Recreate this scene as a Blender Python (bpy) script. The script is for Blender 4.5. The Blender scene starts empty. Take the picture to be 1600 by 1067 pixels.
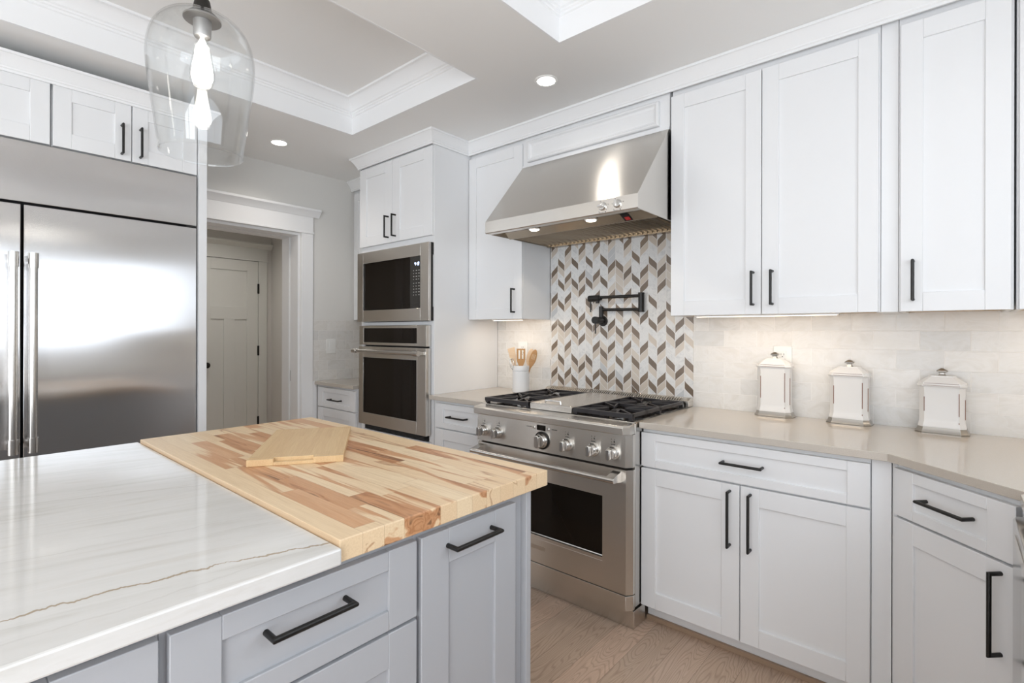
import bpy, bmesh, math, random
from mathutils import Vector, Matrix
random.seed(7)
S = bpy.context.scene
COL = S.collection
PI = math.pi

# ------------------------------------------------------------------ camera, world, light, exposure
cam_d = bpy.data.cameras.new('camera')
cam = bpy.data.objects.new('camera', cam_d)
COL.objects.link(cam)
F_PX, YAW, ROLL = 796.43, 0.7143625, 0.0023528
cam_d.sensor_fit = 'HORIZONTAL'
cam_d.sensor_width = 36.0
cam_d.lens = 36.0 * F_PX / 1600.0
cam_d.shift_y = -15.29 / 1600.0
cam_d.clip_start = 0.02
cam.matrix_world = (Matrix.Translation((2.31607, -2.71461, 1.29829)) @ Matrix.Rotation(YAW, 4, 'Z')
                    @ Matrix.Rotation(PI / 2, 4, 'X') @ Matrix.Rotation(ROLL, 4, 'Z'))
S.camera = cam

w = bpy.data.worlds.new('daylight')
S.world = w
w.use_nodes = True
bg = w.node_tree.nodes['Background']
bg.inputs[0].default_value = (0.80, 0.89, 1.0, 1)
bg.inputs[1].default_value = 1.4

vs = S.view_settings
vs.view_transform = 'Standard'
vs.look = 'None'
vs.exposure = 0.30
vs.gamma = 1.0
vs.use_curve_mapping = False
S.cycles.use_denoising = True
S.cycles.max_bounces = 10
S.cycles.diffuse_bounces = 6
S.cycles.glossy_bounces = 5
S.cycles.transparent_max_bounces = 12
S.cycles.sample_clamp_indirect = 8.0
S.cycles.caustics_reflective = False
S.cycles.caustics_refractive = False


def area_light(name, loc, direction, sx, sy, power, color, spread=None):
    d = bpy.data.lights.new(name, 'AREA')
    d.shape = 'RECTANGLE'
    d.size, d.size_y = sx, sy
    d.energy = power
    d.color = color
    if spread:
        d.spread = spread
    o = bpy.data.objects.new(name, d)
    COL.objects.link(o)
    o.location = loc
    o.rotation_euler = Vector(direction).to_track_quat('-Z', 'Y').to_euler()
    return o


# daylight entering by the window over the sink (right wall) and by the big windows behind the camera
DAY = (0.86, 0.92, 1.0)
area_light('window_daylight', (3.06, -2.15, 1.71), (-1, 0, 0.0), 2.7, 0.86, 12, DAY)
area_light('garden_door_daylight', (0.6, -6.25, 1.0), (0, 1, 0.0), 4.6, 1.7, 42, (0.91, 0.95, 1.0))
area_light('side_fill_light', (3.04, -5.0, 1.25), (-1, 0.1, 0.3), 2.3, 2.1, 70, (0.96, 0.98, 1.0))  # fill lamp at the side glazing, both added for softer ambient light
LAMP = (1.0, 0.93, 0.85)
WARM = (1.0, 0.85, 0.68)


# ------------------------------------------------------------------ mesh helpers
def new_bm():
    return bmesh.new()


def box(bm, x0, x1, y0, y1, z0, z1, mi=0):
    v = [bm.verts.new(p) for p in ((x0, y0, z0), (x1, y0, z0), (x1, y1, z0), (x0, y1, z0),
                                   (x0, y0, z1), (x1, y0, z1), (x1, y1, z1), (x0, y1, z1))]
    for q in ((3, 2, 1, 0), (4, 5, 6, 7), (0, 1, 5, 4), (1, 2, 6, 5), (2, 3, 7, 6), (3, 0, 4, 7)):
        f = bm.faces.new([v[i] for i in q])
        f.material_index = mi
    return bm


def prism(bm, poly, axis, a0, a1, mi=0):
    """poly: 2D outline; axis 'x' -> (y,z), 'y' -> (x,z), 'z' -> (x,y)"""
    def P(p, a):
        return {'x': (a, p[0], p[1]), 'y': (p[0], a, p[1]), 'z': (p[0], p[1], a)}[axis]
    A = [bm.verts.new(P(p, a0)) for p in poly]
    B = [bm.verts.new(P(p, a1)) for p in poly]
    n = len(poly)
    fs = [bm.faces.new(A[::-1]), bm.faces.new(B)]
    for i in range(n):
        fs.append(bm.faces.new((A[i], A[(i + 1) % n], B[(i + 1) % n], B[i])))
    for f in fs:
        f.material_index = mi
    bmesh.ops.recalc_face_normals(bm, faces=fs)
    return bm


def loft(bm, loops, mi=0, cap0=True, cap1=True):
    rings = [[bm.verts.new(p) for p in L] for L in loops]
    n = len(rings[0])
    fs = []
    for a, b in zip(rings, rings[1:]):
        for i in range(n):
            fs.append(bm.faces.new((a[i], a[(i + 1) % n], b[(i + 1) % n], b[i])))
    if cap0:
        fs.append(bm.faces.new(rings[0][::-1]))
    if cap1:
        fs.append(bm.faces.new(rings[-1]))
    for f in fs:
        f.material_index = mi
    bmesh.ops.recalc_face_normals(bm, faces=fs)
    return bm


def lathe(bm, prof, c=(0, 0, 0), axis='z', seg=32, mi=0, cap0=True, cap1=True):
    loops = []
    for r, h in prof:
        L = []
        for k in range(seg):
            a = 2 * PI * k / seg
            u, v = r * math.cos(a), r * math.sin(a)
            p = {'z': (u, v, h), 'y': (u, h, v), 'x': (h, u, v)}[axis]
            L.append((p[0] + c[0], p[1] + c[1], p[2] + c[2]))
        loops.append(L)
    return loft(bm, loops, mi, cap0, cap1)


def tube(bm, pts, r, seg=12, mi=0):
    """round bar along a polyline with mitred corners"""
    pts = [Vector(p) for p in pts]
    n = len(pts)
    d0 = (pts[1] - pts[0]).normalized()
    up = Vector((0, 0, 1)) if abs(d0.z) < 0.9 else Vector((1, 0, 0))
    u = d0.cross(up).normalized()
    v = d0.cross(u).normalized()
    ring = [pts[0] + (u * math.cos(2 * PI * k / seg) + v * math.sin(2 * PI * k / seg)) * r for k in range(seg)]
    loops = [[tuple(p) for p in ring]]
    for i in range(1, n):
        d = (pts[i] - pts[i - 1]).normalized()
        if i < n - 1:
            d2 = (pts[i + 1] - pts[i]).normalized()
            nrm = (d + d2).normalized()
        else:
            nrm = d
        new = []
        for p in ring:
            t = (pts[i] - p).dot(nrm) / d.dot(nrm)
            new.append(p + d * t)
        ring = new
        loops.append([tuple(p) for p in ring])
    return loft(bm, loops, mi)


def sweep(bm, prof, path, closed=False, mi=0):
    """prof: (out, z) outline, swept on the right hand side of a 2D path with mitred corners"""
    n = len(path)
    P = [Vector(p) for p in path]
    loops = []
    for i in range(n):
        if closed or 0 < i < n - 1:
            a = (P[i] - P[(i - 1) % n]).normalized()
            b = (P[(i + 1) % n] - P[i]).normalized()
        elif i == 0:
            a = b = (P[1] - P[0]).normalized()
        else:
            a = b = (P[i] - P[i - 1]).normalized()
        na, nb = Vector((a.y, -a.x)), Vector((b.y, -b.x))
        m = (na + nb).normalized()
        k = 1.0 / max(0.2, m.dot(na))
        loops.append([(P[i].x + m.x * k * o, P[i].y + m.y * k * o, z) for o, z in prof])
    if closed:
        loops.append(loops[0])
        return loft(bm, loops, mi, False, False)
    return loft(bm, loops, mi)


def shift(bm, start, M):
    for v in list(bm.verts)[start:]:
        v.co = M @ v.co


def obj(name, bm, mats, parent=None, bevel=0.0, smooth=0.55, seg=2, world=True):
    """links a bmesh as ONE object; geometry is given in world space and moved into the parent's space"""
    me = bpy.data.meshes.new(name)
    if parent is not None and world:
        inv = parent_matrix(parent).inverted()
        bm.transform(inv)
    bm.to_mesh(me)
    bm.free()
    for m in (mats if isinstance(mats, (list, tuple)) else [mats]):
        me.materials.append(m)
    if smooth:
        me.polygons.foreach_set('use_smooth', [True] * len(me.polygons))
        me.set_sharp_from_angle(angle=smooth)
    o = bpy.data.objects.new(name, me)
    COL.objects.link(o)
    if parent is not None:
        o.parent = parent
    if bevel:
        b = o.modifiers.new('bevel', 'BEVEL')
        b.width = bevel
        b.segments = seg
        b.limit_method = 'ANGLE'
        b.angle_limit = 0.6
        b.harden_normals = False
    return o


def parent_matrix(o):
    m = Matrix.Translation(o.location) @ Matrix.Rotation(o.rotation_euler.z, 4, 'Z')
    if o.parent is not None:
        return parent_matrix(o.parent) @ m
    return m


def tag(o, label, cat, group=None):
    o['label'] = label
    o['category'] = cat
    if group:
        o['group'] = group
    return o


def thing(name, label, cat, loc, rz=0.0, group=None):
    o = bpy.data.objects.new(name, None)
    o.empty_display_size = 0.05
    COL.objects.link(o)
    o.location = loc
    o.rotation_euler = (0, 0, rz)
    return tag(o, label, cat, group)


def struct(name, bm, mats, parent=None, bevel=0.0, smooth=0.55):
    o = obj(name, bm, mats, parent, bevel, smooth)
    if parent is None:
        o['kind'] = 'structure'
    return o


# ------------------------------------------------------------------ materials
def mat(name, color, rough=0.5, metal=0.0, spec=0.5, coat=0.0):
    m = bpy.data.materials.new(name)
    m.use_nodes = True
    b = m.node_tree.nodes['Principled BSDF']
    b.inputs['Base Color'].default_value = (*color, 1)
    b.inputs['Roughness'].default_value = rough
    b.inputs['Metallic'].default_value = metal
    b.inputs['Specular IOR Level'].default_value = spec
    b.inputs['Coat Weight'].default_value = coat
    return m


class N:
    """small node writer"""

    def __init__(s, m):
        s.t = m.node_tree
        s.b = s.t.nodes['Principled BSDF']

    def put(s, sock, v):
        if hasattr(v, 'is_output'):
            s.t.links.new(v, sock)
        elif isinstance(v, (int, float)):
            sock.default_value = v
        else:
            sock.default_value = v if len(v) == len(sock.default_value) else (*v, 1)

    def m(s, op, a, b=0.0, c=0.0):
        n = s.t.nodes.new('ShaderNodeMath')
        n.operation = op
        s.put(n.inputs[0], a)
        s.put(n.inputs[1], b)
        s.put(n.inputs[2], c)
        return n.outputs[0]

    def pos(s):
        n = s.t.nodes.new('ShaderNodeTexCoord')
        x = s.t.nodes.new('ShaderNodeSeparateXYZ')
        s.t.links.new(n.outputs['Object'], x.inputs[0])
        return x.outputs[0], x.outputs[1], x.outputs[2], n.outputs['Object']

    def vec(s, x, y, z):
        n = s.t.nodes.new('ShaderNodeCombineXYZ')
        for i, v in enumerate((x, y, z)):
            s.put(n.inputs[i], v)
        return n.outputs[0]

    def noise(s, v, scale, detail=3.0, rough=0.5, dist=0.0):
        n = s.t.nodes.new('ShaderNodeTexNoise')
        s.t.links.new(v, n.inputs['Vector'])
        n.inputs['Scale'].default_value = scale
        n.inputs['Detail'].default_value = detail
        n.inputs['Roughness'].default_value = rough
        n.inputs['Distortion'].default_value = dist
        return n.outputs['Fac']

    def white(s, v):
        n = s.t.nodes.new('ShaderNodeTexWhiteNoise')
        n.noise_dimensions = '3D'
        s.t.links.new(v, n.inputs['Vector'])
        return n.outputs['Value']

    def ramp(s, f, stops, mode='LINEAR'):
        n = s.t.nodes.new('ShaderNodeValToRGB')
        n.color_ramp.interpolation = mode
        e = n.color_ramp.elements
        while len(e) < len(stops):
            e.new(0.5)
        for k, (p, c) in enumerate(stops):
            e[k].position = p
            e[k].color = (*c, 1) if len(c) == 3 else c
        s.put(n.inputs[0], f)
        return n.outputs[0]

    def mix(s, f, a, b, mode='MIX'):
        n = s.t.nodes.new('ShaderNodeMix')
        n.data_type = 'RGBA'
        n.blend_type = mode
        s.put(n.inputs[0], f)
        s.put(n.inputs[6], a)
        s.put(n.inputs[7], b)
        return n.outputs[2]

    def band(s, x, w, soft):
        """1 inside |x|<w, soft edge"""
        n = s.t.nodes.new('ShaderNodeMapRange')
        n.interpolation_type = 'SMOOTHSTEP'
        s.put(n.inputs[0], s.m('ABSOLUTE', x))
        s.put(n.inputs[1], w)
        s.put(n.inputs[2], s.m('ADD', w, soft))
        n.inputs[3].default_value = 1.0
        n.inputs[4].default_value = 0.0
        return n.outputs[0]

    def bump(s, h, strength, dist=0.001):
        n = s.t.nodes.new('ShaderNodeBump')
        n.inputs['Strength'].default_value = strength
        n.inputs['Distance'].default_value = dist
        s.put(n.inputs['Height'], h)
        s.t.links.new(n.outputs[0], s.b.inputs['Normal'])

    def color(s, c):
        s.put(s.b.inputs['Base Color'], c)

    def rough(s, c):
        s.put(s.b.inputs['Roughness'], c)


def paint(name, color, rough):
    return mat(name, color, rough)


M_CAB = paint('white_cabinet_paint', (0.80, 0.805, 0.812), 0.38)
M_ISL = paint('grey_cabinet_paint', (0.43, 0.44, 0.462), 0.38)
M_ISLDARK = paint('grey_face_frame_paint', (0.43, 0.44, 0.462), 0.45)
M_TRIM = paint('white_trim_paint', (0.86, 0.865, 0.87), 0.42)
M_WALL = paint('grey_wall_paint', (0.72, 0.71, 0.685), 0.7)
M_CEIL = paint('ceiling_paint', (0.87, 0.865, 0.85), 0.8)
M_BLACK = mat('matte_black_metal', (0.012, 0.011, 0.010), 0.42, 0.2)
M_BRONZE = mat('dark_bronze_metal', (0.018, 0.015, 0.012), 0.5, 0.4)
M_IRON = mat('cast_iron', (0.035, 0.032, 0.034), 0.42, 0.3)
M_GLASSBLK = mat('black_oven_glass', (0.010, 0.007, 0.005), 0.05, 0.0, 0.22)
M_DARK = mat('dark_gap', (0.01, 0.01, 0.01), 0.8)
M_PLASTIC = mat('white_plastic', (0.82, 0.82, 0.80), 0.35)
M_CHROME = mat('polished_steel', (0.70, 0.69, 0.67), 0.14, 1.0)
M_HALLDOOR = paint('white_door_paint', (0.76, 0.77, 0.74), 0.5)
M_BIRCH = mat('raw_birch_underside', (0.55, 0.36, 0.17), 0.6)
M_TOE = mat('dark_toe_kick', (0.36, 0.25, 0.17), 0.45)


def steel(name, color, rough, tangent=(0, 0.02, 1), aniso=0.7, wave=0.0, grain=(1, 1, 120)):
    """brushed stainless: highlights stretch along the tangent, across the brush marks"""
    m = mat(name, color, rough, 1.0)
    n = N(m)
    x, y, z, p = n.pos()
    g = n.noise(n.vec(n.m('MULTIPLY', x, grain[0]), n.m('MULTIPLY', y, grain[1]), n.m('MULTIPLY', z, grain[2])), 6.0, 2.0, 0.6)
    c = n.mix(g, tuple(q * 0.985 for q in color), tuple(min(1, q * 1.015) for q in color))
    n.color(c)
    n.b.inputs['Anisotropic'].default_value = aniso
    n.t.links.new(n.vec(*tangent), n.b.inputs['Tangent'])
    if wave:
        wv = n.noise(n.vec(n.m('MULTIPLY', x, 1.0), n.m('MULTIPLY', y, 0.8), n.m('MULTIPLY', z, 1.5)), 1.5, 0.6, 0.4)
        n.bump(wv, 1.0, wave)
    return m


M_STEEL = steel('brushed_stainless', (0.72, 0.69, 0.645), 0.27, aniso=0.9)
M_STEELV = steel('brushed_stainless_tube', (0.62, 0.60, 0.57), 0.24, (1, 0.02, 0.02), 0.3)
M_FRIDGE = steel('fridge_stainless', (0.60, 0.592, 0.59), 0.20, (0, 1, 0.02), 0.9, wave=0.022)
M_KNOB = mat('turned_steel', (0.66, 0.65, 0.63), 0.22, 1.0)


def emit(name, color, strength):
    m = mat(name, color, 0.5)
    b = m.node_tree.nodes['Principled BSDF']
    b.inputs['Emission Color'].default_value = (*color, 1)
    b.inputs['Emission Strength'].default_value = strength
    return m


M_LED = emit('led_lens', (1.0, 0.96, 0.90), 9.0)
M_BULB = emit('filament_bulb_glow', (1.0, 0.95, 0.87), 12.0)
M_STRIP = emit('light_strip_lens', (1.0, 0.88, 0.72), 2.5)
M_HOODLED = emit('hood_lamp_lens', (1.0, 0.90, 0.78), 9.0)
M_CLOCK = emit('display_digits', (0.70, 0.80, 1.0), 3.0)
M_RED = mat('painted_led_reflection', (0.55, 0.02, 0.02), 0.4)  # painted mirror image of the hood switch's red LED


def thin_glass():
    m = bpy.data.materials.new('clear_glass')
    m.use_nodes = True
    t = m.node_tree
    t.nodes.remove(t.nodes['Principled BSDF'])
    out = t.nodes['Material Output']
    tr = t.nodes.new('ShaderNodeBsdfTransparent')
    tr.inputs[0].default_value = (0.975, 0.98, 0.98, 1)
    gl = t.nodes.new('ShaderNodeBsdfGlossy')
    gl.inputs['Roughness'].default_value = 0.01
    lw = t.nodes.new('ShaderNodeLayerWeight')
    lw.inputs[0].default_value = 0.5
    p5 = t.nodes.new('ShaderNodeMath')
    p5.operation = 'POWER'
    t.links.new(lw.outputs['Facing'], p5.inputs[0])
    p5.inputs[1].default_value = 5.0
    fr = t.nodes.new('ShaderNodeMath')
    fr.operation = 'MULTIPLY_ADD'
    t.links.new(p5.outputs[0], fr.inputs[0])
    fr.inputs[1].default_value = 0.80
    fr.inputs[2].default_value = 0.05
    mx = t.nodes.new('ShaderNodeMixShader')
    t.links.new(fr.outputs[0], mx.inputs[0])
    t.links.new(tr.outputs[0], mx.inputs[1])
    t.links.new(gl.outputs[0], mx.inputs[2])
    t.links.new(mx.outputs[0], out.inputs[0])
    return m


M_GLASS = thin_glass()


def subway(name, axis):
    """3x6 inch honed marble tile in running bond"""
    m = mat(name, (0.75, 0.74, 0.72), 0.25)
    n = N(m)
    x, y, z, p = n.pos()
    u = {'x': x, 'y': y}[axis]
    rz = n.m('DIVIDE', n.m('SUBTRACT', z, 0.9017), 0.0808)
    row = n.m('FLOOR', rz)
    fz = n.m('FRACT', rz)
    odd = n.m('FLOORED_MODULO', row, 2.0)
    ru = n.m('MULTIPLY_ADD', odd, 0.5, n.m('DIVIDE', n.m('SUBTRACT', u, 1.261 - 1.58), 0.158))
    cu = n.m('FLOOR', ru)
    fu = n.m('FRACT', ru)
    gz = n.m('MINIMUM', fz, n.m('SUBTRACT', 1.0, fz))
    gu = n.m('MULTIPLY', n.m('MINIMUM', fu, n.m('SUBTRACT', 1.0, fu)), 1.95)
    gr = n.m('LESS_THAN', n.m('MINIMUM', gz, gu), 0.018)
    wn = n.white(n.vec(cu, row, 3.0))
    base = n.ramp(wn, [(0.0, (0.745, 0.725, 0.695)), (0.5, (0.775, 0.76, 0.735)), (0.8, (0.74, 0.73, 0.71)), (1.0, (0.67, 0.665, 0.65))])
    off = n.m('MULTIPLY', wn, 40.0)
    cl = n.noise(n.vec(n.m('ADD', u, off), n.m('MULTIPLY', off, 1.7), n.m('MULTIPLY', z, 1.6)), 9.0, 4.0, 0.6, 1.2)
    vein = n.ramp(cl, [(0.35, (0.90, 0.89, 0.87)), (0.52, (1, 1, 1)), (0.62, (0.95, 0.945, 0.93)), (0.8, (1, 1, 1))])
    c = n.mix(1.0, base, vein, 'MULTIPLY')
    n.color(n.mix(gr, c, (0.80, 0.785, 0.76)))
    n.rough(n.m('MULTIPLY_ADD', gr, 0.4, 0.25))
    n.bump(gr, 0.5, -0.0015)
    return m


M_TILE_B = subway('marble_subway_tile', 'x')
M_TILE_L = subway('marble_subway_tile_side', 'y')


def mosaic():
    m = mat('leaf_mosaic', (0.7, 0.7, 0.7), 0.22)
    n = N(m)
    x, y, z, p = n.pos()
    W, Pz = 0.0528, 0.0437
    ru = n.m('DIVIDE', n.m('SUBTRACT', x, 0.3135), W)
    ci = n.m('FLOOR', ru)
    u = n.m('FRACT', ru)
    odd = n.m('FLOORED_MODULO', ci, 2.0)
    # mirrored in every second column
    um = n.m('ADD', n.m('MULTIPLY', odd, n.m('SUBTRACT', 1.0, u)), n.m('MULTIPLY', n.m('SUBTRACT', 1.0, odd), u))
    t = n.m('MULTIPLY_ADD', um, 2.0, -1.0)
    t5 = n.m('MULTIPLY', n.m('MULTIPLY', n.m('MULTIPLY', t, t), n.m('MULTIPLY', t, t)), t)
    curve = n.m('ADD', n.m('MULTIPLY_ADD', t, 0.39, 0.5), n.m('MULTIPLY', t5, 0.11))
    rv = n.m('SUBTRACT', n.m('DIVIDE', n.m('SUBTRACT', z, 1.244), Pz), n.m('MULTIPLY', curve, 1.32))
    ri = n.m('FLOOR', rv)
    v = n.m('FRACT', rv)
    gv = n.m('MINIMUM', v, n.m('SUBTRACT', 1.0, v))
    gu = n.m('MULTIPLY', n.m('MINIMUM', u, n.m('SUBTRACT', 1.0, u)), 1.0)
    g = n.m('MAXIMUM', n.m('LESS_THAN', gv, 0.034), n.m('LESS_THAN', gu, 0.03))
    # two dark leaves in every seven, the odd columns shifted; a pale brown leaf mostly lies under each dark one
    blk = n.white(n.vec(ci, n.m('FLOOR', n.m('DIVIDE', ri, 7.0)), 7.0))
    jit = n.m('MULTIPLY', n.m('GREATER_THAN', blk, 0.70), n.m('SUBTRACT', n.m('MULTIPLY', n.m('GREATER_THAN', blk, 0.86), 2.0), 1.0))
    rj = n.m('ADD', n.m('SUBTRACT', ri, n.m('MULTIPLY', odd, 2.0)), jit)

    def is_dark(rr):
        q = n.m('FLOORED_MODULO', rr, 7.0)
        return n.m('MAXIMUM', n.m('COMPARE', q, 1.0, 0.4), n.m('COMPARE', q, 5.0, 0.4))

    wn = n.white(n.vec(ci, ri, 1.0))
    dark = is_dark(rj)
    beige = n.m('MAXIMUM', n.m('MULTIPLY', is_dark(n.m('ADD', rj, 1.0)), n.m('GREATER_THAN', wn, 0.12)), n.m('GREATER_THAN', wn, 0.93))
    cl = n.noise(n.vec(n.m('MULTIPLY_ADD', wn, 9.0, x), y, n.m('MULTIPLY_ADD', wn, 5.0, z)), 34.0, 4.0, 0.6, 0.8)
    white = n.ramp(cl, [(0.3, (0.60, 0.595, 0.59)), (0.5, (0.74, 0.735, 0.72)), (0.75, (0.79, 0.78, 0.765))])
    white = n.mix(n.m('GREATER_THAN', wn, 0.84), white, (0.56, 0.565, 0.57), 'MIX')
    bei = n.mix(wn, (0.56, 0.48, 0.40), (0.66, 0.595, 0.52))
    drk = n.mix(wn, (0.135, 0.10, 0.072), (0.20, 0.147, 0.105))
    drk = n.mix(n.m('MULTIPLY', cl, 0.35), drk, (0.30, 0.23, 0.17))
    c = n.mix(beige, white, bei)
    c = n.mix(dark, c, drk)
    n.color(n.mix(g, c, (0.78, 0.765, 0.74)))
    n.rough(n.m('MULTIPLY_ADD', g, 0.4, 0.22))
    n.bump(g, 0.5, -0.001)
    return m


M_MOSAIC = mosaic()


def quartz():
    m = mat('beige_quartz', (0.50, 0.445, 0.385), 0.12)
    n = N(m)
    *_, p = n.pos()
    f = n.noise(p, 700.0, 2.0)
    n.color(n.mix(n.ramp(f, [(0.35, (0, 0, 0)), (0.65, (1, 1, 1))]), (0.50, 0.45, 0.39), (0.565, 0.515, 0.455)))
    return m


M_QUARTZ = quartz()


def marble():
    m = mat('veined_white_marble', (0.78, 0.77, 0.75), 0.07)
    n = N(m)
    x, y, z, p = n.pos()
    # the veins run with the island, from the near left to the far right
    lin = n.m('ADD', n.m('SUBTRACT', x, n.m('MULTIPLY', y, 0.22)), 0.0)
    streak = n.noise(n.vec(n.m('MULTIPLY', lin, 9.0), n.m('MULTIPLY', y, 1.1), n.m('MULTIPLY', z, 9.0)), 2.2, 5.0, 0.62, 0.5)
    base = n.ramp(streak, [(0.25, (0.57, 0.55, 0.515)), (0.42, (0.665, 0.655, 0.63)), (0.55, (0.70, 0.69, 0.67)), (0.68, (0.64, 0.62, 0.585)), (0.85, (0.70, 0.69, 0.67))])
    wob = n.noise(n.vec(0.0, y, 0.0), 7.0, 6.0, 0.62)
    wob2 = n.noise(n.vec(3.0, y, 1.0), 38.0, 3.0, 0.6)
    d = n.m('ADD', n.m('MULTIPLY', n.m('SUBTRACT', wob, 0.5), 0.05), n.m('MULTIPLY', n.m('SUBTRACT', wob2, 0.5), 0.026))
    # brown crack: x = 1.357 at y = -2.53 swinging out to 1.44 at the block
    ax = n.m('MULTIPLY_ADD', n.m('POWER', n.m('MAXIMUM', n.m('ADD', y, 2.72), 0.0), 2.0), 0.40, 1.332)
    e = n.m('SUBTRACT', n.m('SUBTRACT', x, ax), d)
    wid = n.m('MULTIPLY', n.noise(n.vec(5.0, y, 2.0), 15.0, 2.0), 0.0090)
    v1 = n.band(e, n.m('MAXIMUM', n.m('SUBTRACT', wid, 0.0024), 0.0004), 0.0014)
    c = n.mix(n.m('MULTIPLY', v1, 0.85), base, (0.33, 0.25, 0.15))
    # faint grey veins
    for k, (x0, sl, am, wd, st) in enumerate(((0.87, 0.42, 0.06, 0.0012, 0.45), (0.50, 0.30, 0.09, 0.001, 0.30), (1.20, 0.25, 0.09, 0.0012, 0.25), (0.30, 0.36, 0.07, 0.001, 0.3), (1.435, 0.05, 0.06, 0.0012, 0.22))):
        wq = n.noise(n.vec(7.0 + k, y, 1.0), 5.0, 6.0, 0.65)
        ex = n.m('SUBTRACT', n.m('SUBTRACT', x, n.m('MULTIPLY_ADD', n.m('ADD', y, 2.2), sl, x0)), n.m('MULTIPLY', n.m('SUBTRACT', wq, 0.5), am))
        fade = n.noise(n.vec(1.0, y, 9.0 + k), 6.0, 2.0)
        c = n.mix(n.m('MULTIPLY', n.m('MULTIPLY', n.band(ex, wd, 0.002), st), fade), c, (0.30, 0.26, 0.22))
        c = n.mix(n.m('MULTIPLY', n.band(n.m('SUBTRACT', ex, 0.02), 0.004, 0.035), 0.12), c, (0.55, 0.53, 0.50))
    n.color(c)
    return m


M_MARBLE = marble()


def butcher():
    m = mat('butcher_block_maple', (0.7, 0.5, 0.3), 0.38)
    n = N(m)
    x, y, z, p = n.pos()
    ry = n.m('DIVIDE', n.m('SUBTRACT', y, -2.2116), 0.0491)
    row = n.m('FLOOR', ry)
    first = n.m('LESS_THAN', row, 0.5)
    last = n.m('GREATER_THAN', row, 11.5)
    plain = n.m('MAXIMUM', first, last)
    r1 = n.white(n.vec(row, 1.0, 1.0))
    L = n.m('MULTIPLY_ADD', r1, 0.26, 0.30)
    rx = n.m('ADD', n.m('DIVIDE', x, L), n.m('MULTIPLY', r1, 17.0))
    st = n.m('MULTIPLY', n.m('FLOOR', rx), n.m('SUBTRACT', 1.0, plain))
    h = n.white(n.vec(row, st, 4.0))
    h2 = n.white(n.vec(row, st, 9.0))
    lc = n.vec(n.m('MULTIPLY_ADD', h, 30.0, n.m('MULTIPLY', x, 0.8)), n.m('MULTIPLY', n.m('MULTIPLY_ADD', h2, 3.0, y), 9.0), n.m('MULTIPLY', z, 9.0))
    g1 = n.noise(lc, 2.4, 2.5, 0.5, 0.5)
    g2 = n.noise(n.vec(n.m('MULTIPLY', x, 6.0), n.m('MULTIPLY', y, 160.0), n.m('MULTIPLY', z, 160.0)), 1.6, 3.0, 0.6)
    pale = n.mix(h2, (0.84, 0.68, 0.465), (0.78, 0.575, 0.36))
    tan = n.mix(h2, (0.66, 0.385, 0.21), (0.56, 0.285, 0.14))
    heart = n.m('MULTIPLY', n.m('GREATER_THAN', h, 0.30), n.m('SUBTRACT', 1.0, plain))
    base = n.mix(n.m('MULTIPLY', heart, n.m('MAXIMUM', n.ramp(g1, [(0.49, (0.0, 0.0, 0.0)), (0.545, (1.0, 1.0, 1.0))]), n.m('MULTIPLY', n.m('GREATER_THAN', h, 0.82), 0.9))), pale, tan)
    streak = n.m('MULTIPLY', n.ramp(g1, [(0.575, (0, 0, 0)), (0.60, (1, 1, 1)), (0.65, (0, 0, 0))]), n.m('MULTIPLY_ADD', n.m('GREATER_THAN', h2, 0.45), 0.55, 0.12))
    base = n.mix(n.m('MULTIPLY', streak, n.m('SUBTRACT', 1.0, plain)), base, (0.36, 0.15, 0.06))
    base = n.mix(n.m('MULTIPLY', n.ramp(g1, [(0.66, (0, 0, 0)), (0.70, (1, 1, 1))]), n.m('MULTIPLY', heart, 0.8)), base, (0.13, 0.06, 0.03))
    base = n.mix(0.30, base, n.ramp(g2, [(0.3, (0.62, 0.50, 0.36)), (0.7, (1, 1, 1))]), 'MULTIPLY')
    fy = n.m('FRACT', ry)
    line = n.m('LESS_THAN', n.m('MINIMUM', fy, n.m('SUBTRACT', 1.0, fy)), 0.012)
    fx = n.m('FRACT', rx)
    lx = n.m('MULTIPLY', n.m('LESS_THAN', n.m('MULTIPLY', n.m('MINIMUM', fx, n.m('SUBTRACT', 1.0, fx)), L), 0.0007), n.m('SUBTRACT', 1.0, plain))
    n.color(n.mix(n.m('MULTIPLY', n.m('MAXIMUM', line, lx), 0.35), base, (0.30, 0.15, 0.07)))
    n.bump(g2, 0.08, 0.001)
    return m


M_BLOCK = butcher()


def bamboo(name, a, b):
    m = mat(name, a, 0.42)
    n = N(m)
    x, y, z, p = n.pos()
    st = n.m('FLOOR', n.m('DIVIDE', y, 0.018))
    h = n.white(n.vec(st, n.m('FLOOR', n.m('MULTIPLY_ADD', st, 0.37, n.m('DIVIDE', x, 0.33))), 1.0))
    g = n.noise(n.vec(n.m('MULTIPLY', x, 5.0), n.m('MULTIPLY', y, 180.0), n.m('MULTIPLY', z, 180.0)), 2.0, 3.0, 0.6)
    c = n.mix(h, a, b)
    n.color(n.mix(0.4, c, n.ramp(g, [(0.3, (0.70, 0.58, 0.42)), (0.7, (1, 1, 1))]), 'MULTIPLY'))
    return m


M_BOARD = bamboo('bamboo_board', (0.72, 0.53, 0.30), (0.66, 0.46, 0.25))
M_SPOON = bamboo('warm_utensil_wood', (0.50, 0.27, 0.09), (0.46, 0.24, 0.08))
M_SPOONP = bamboo('pale_utensil_wood', (0.75, 0.58, 0.40), (0.72, 0.54, 0.36))


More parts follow.
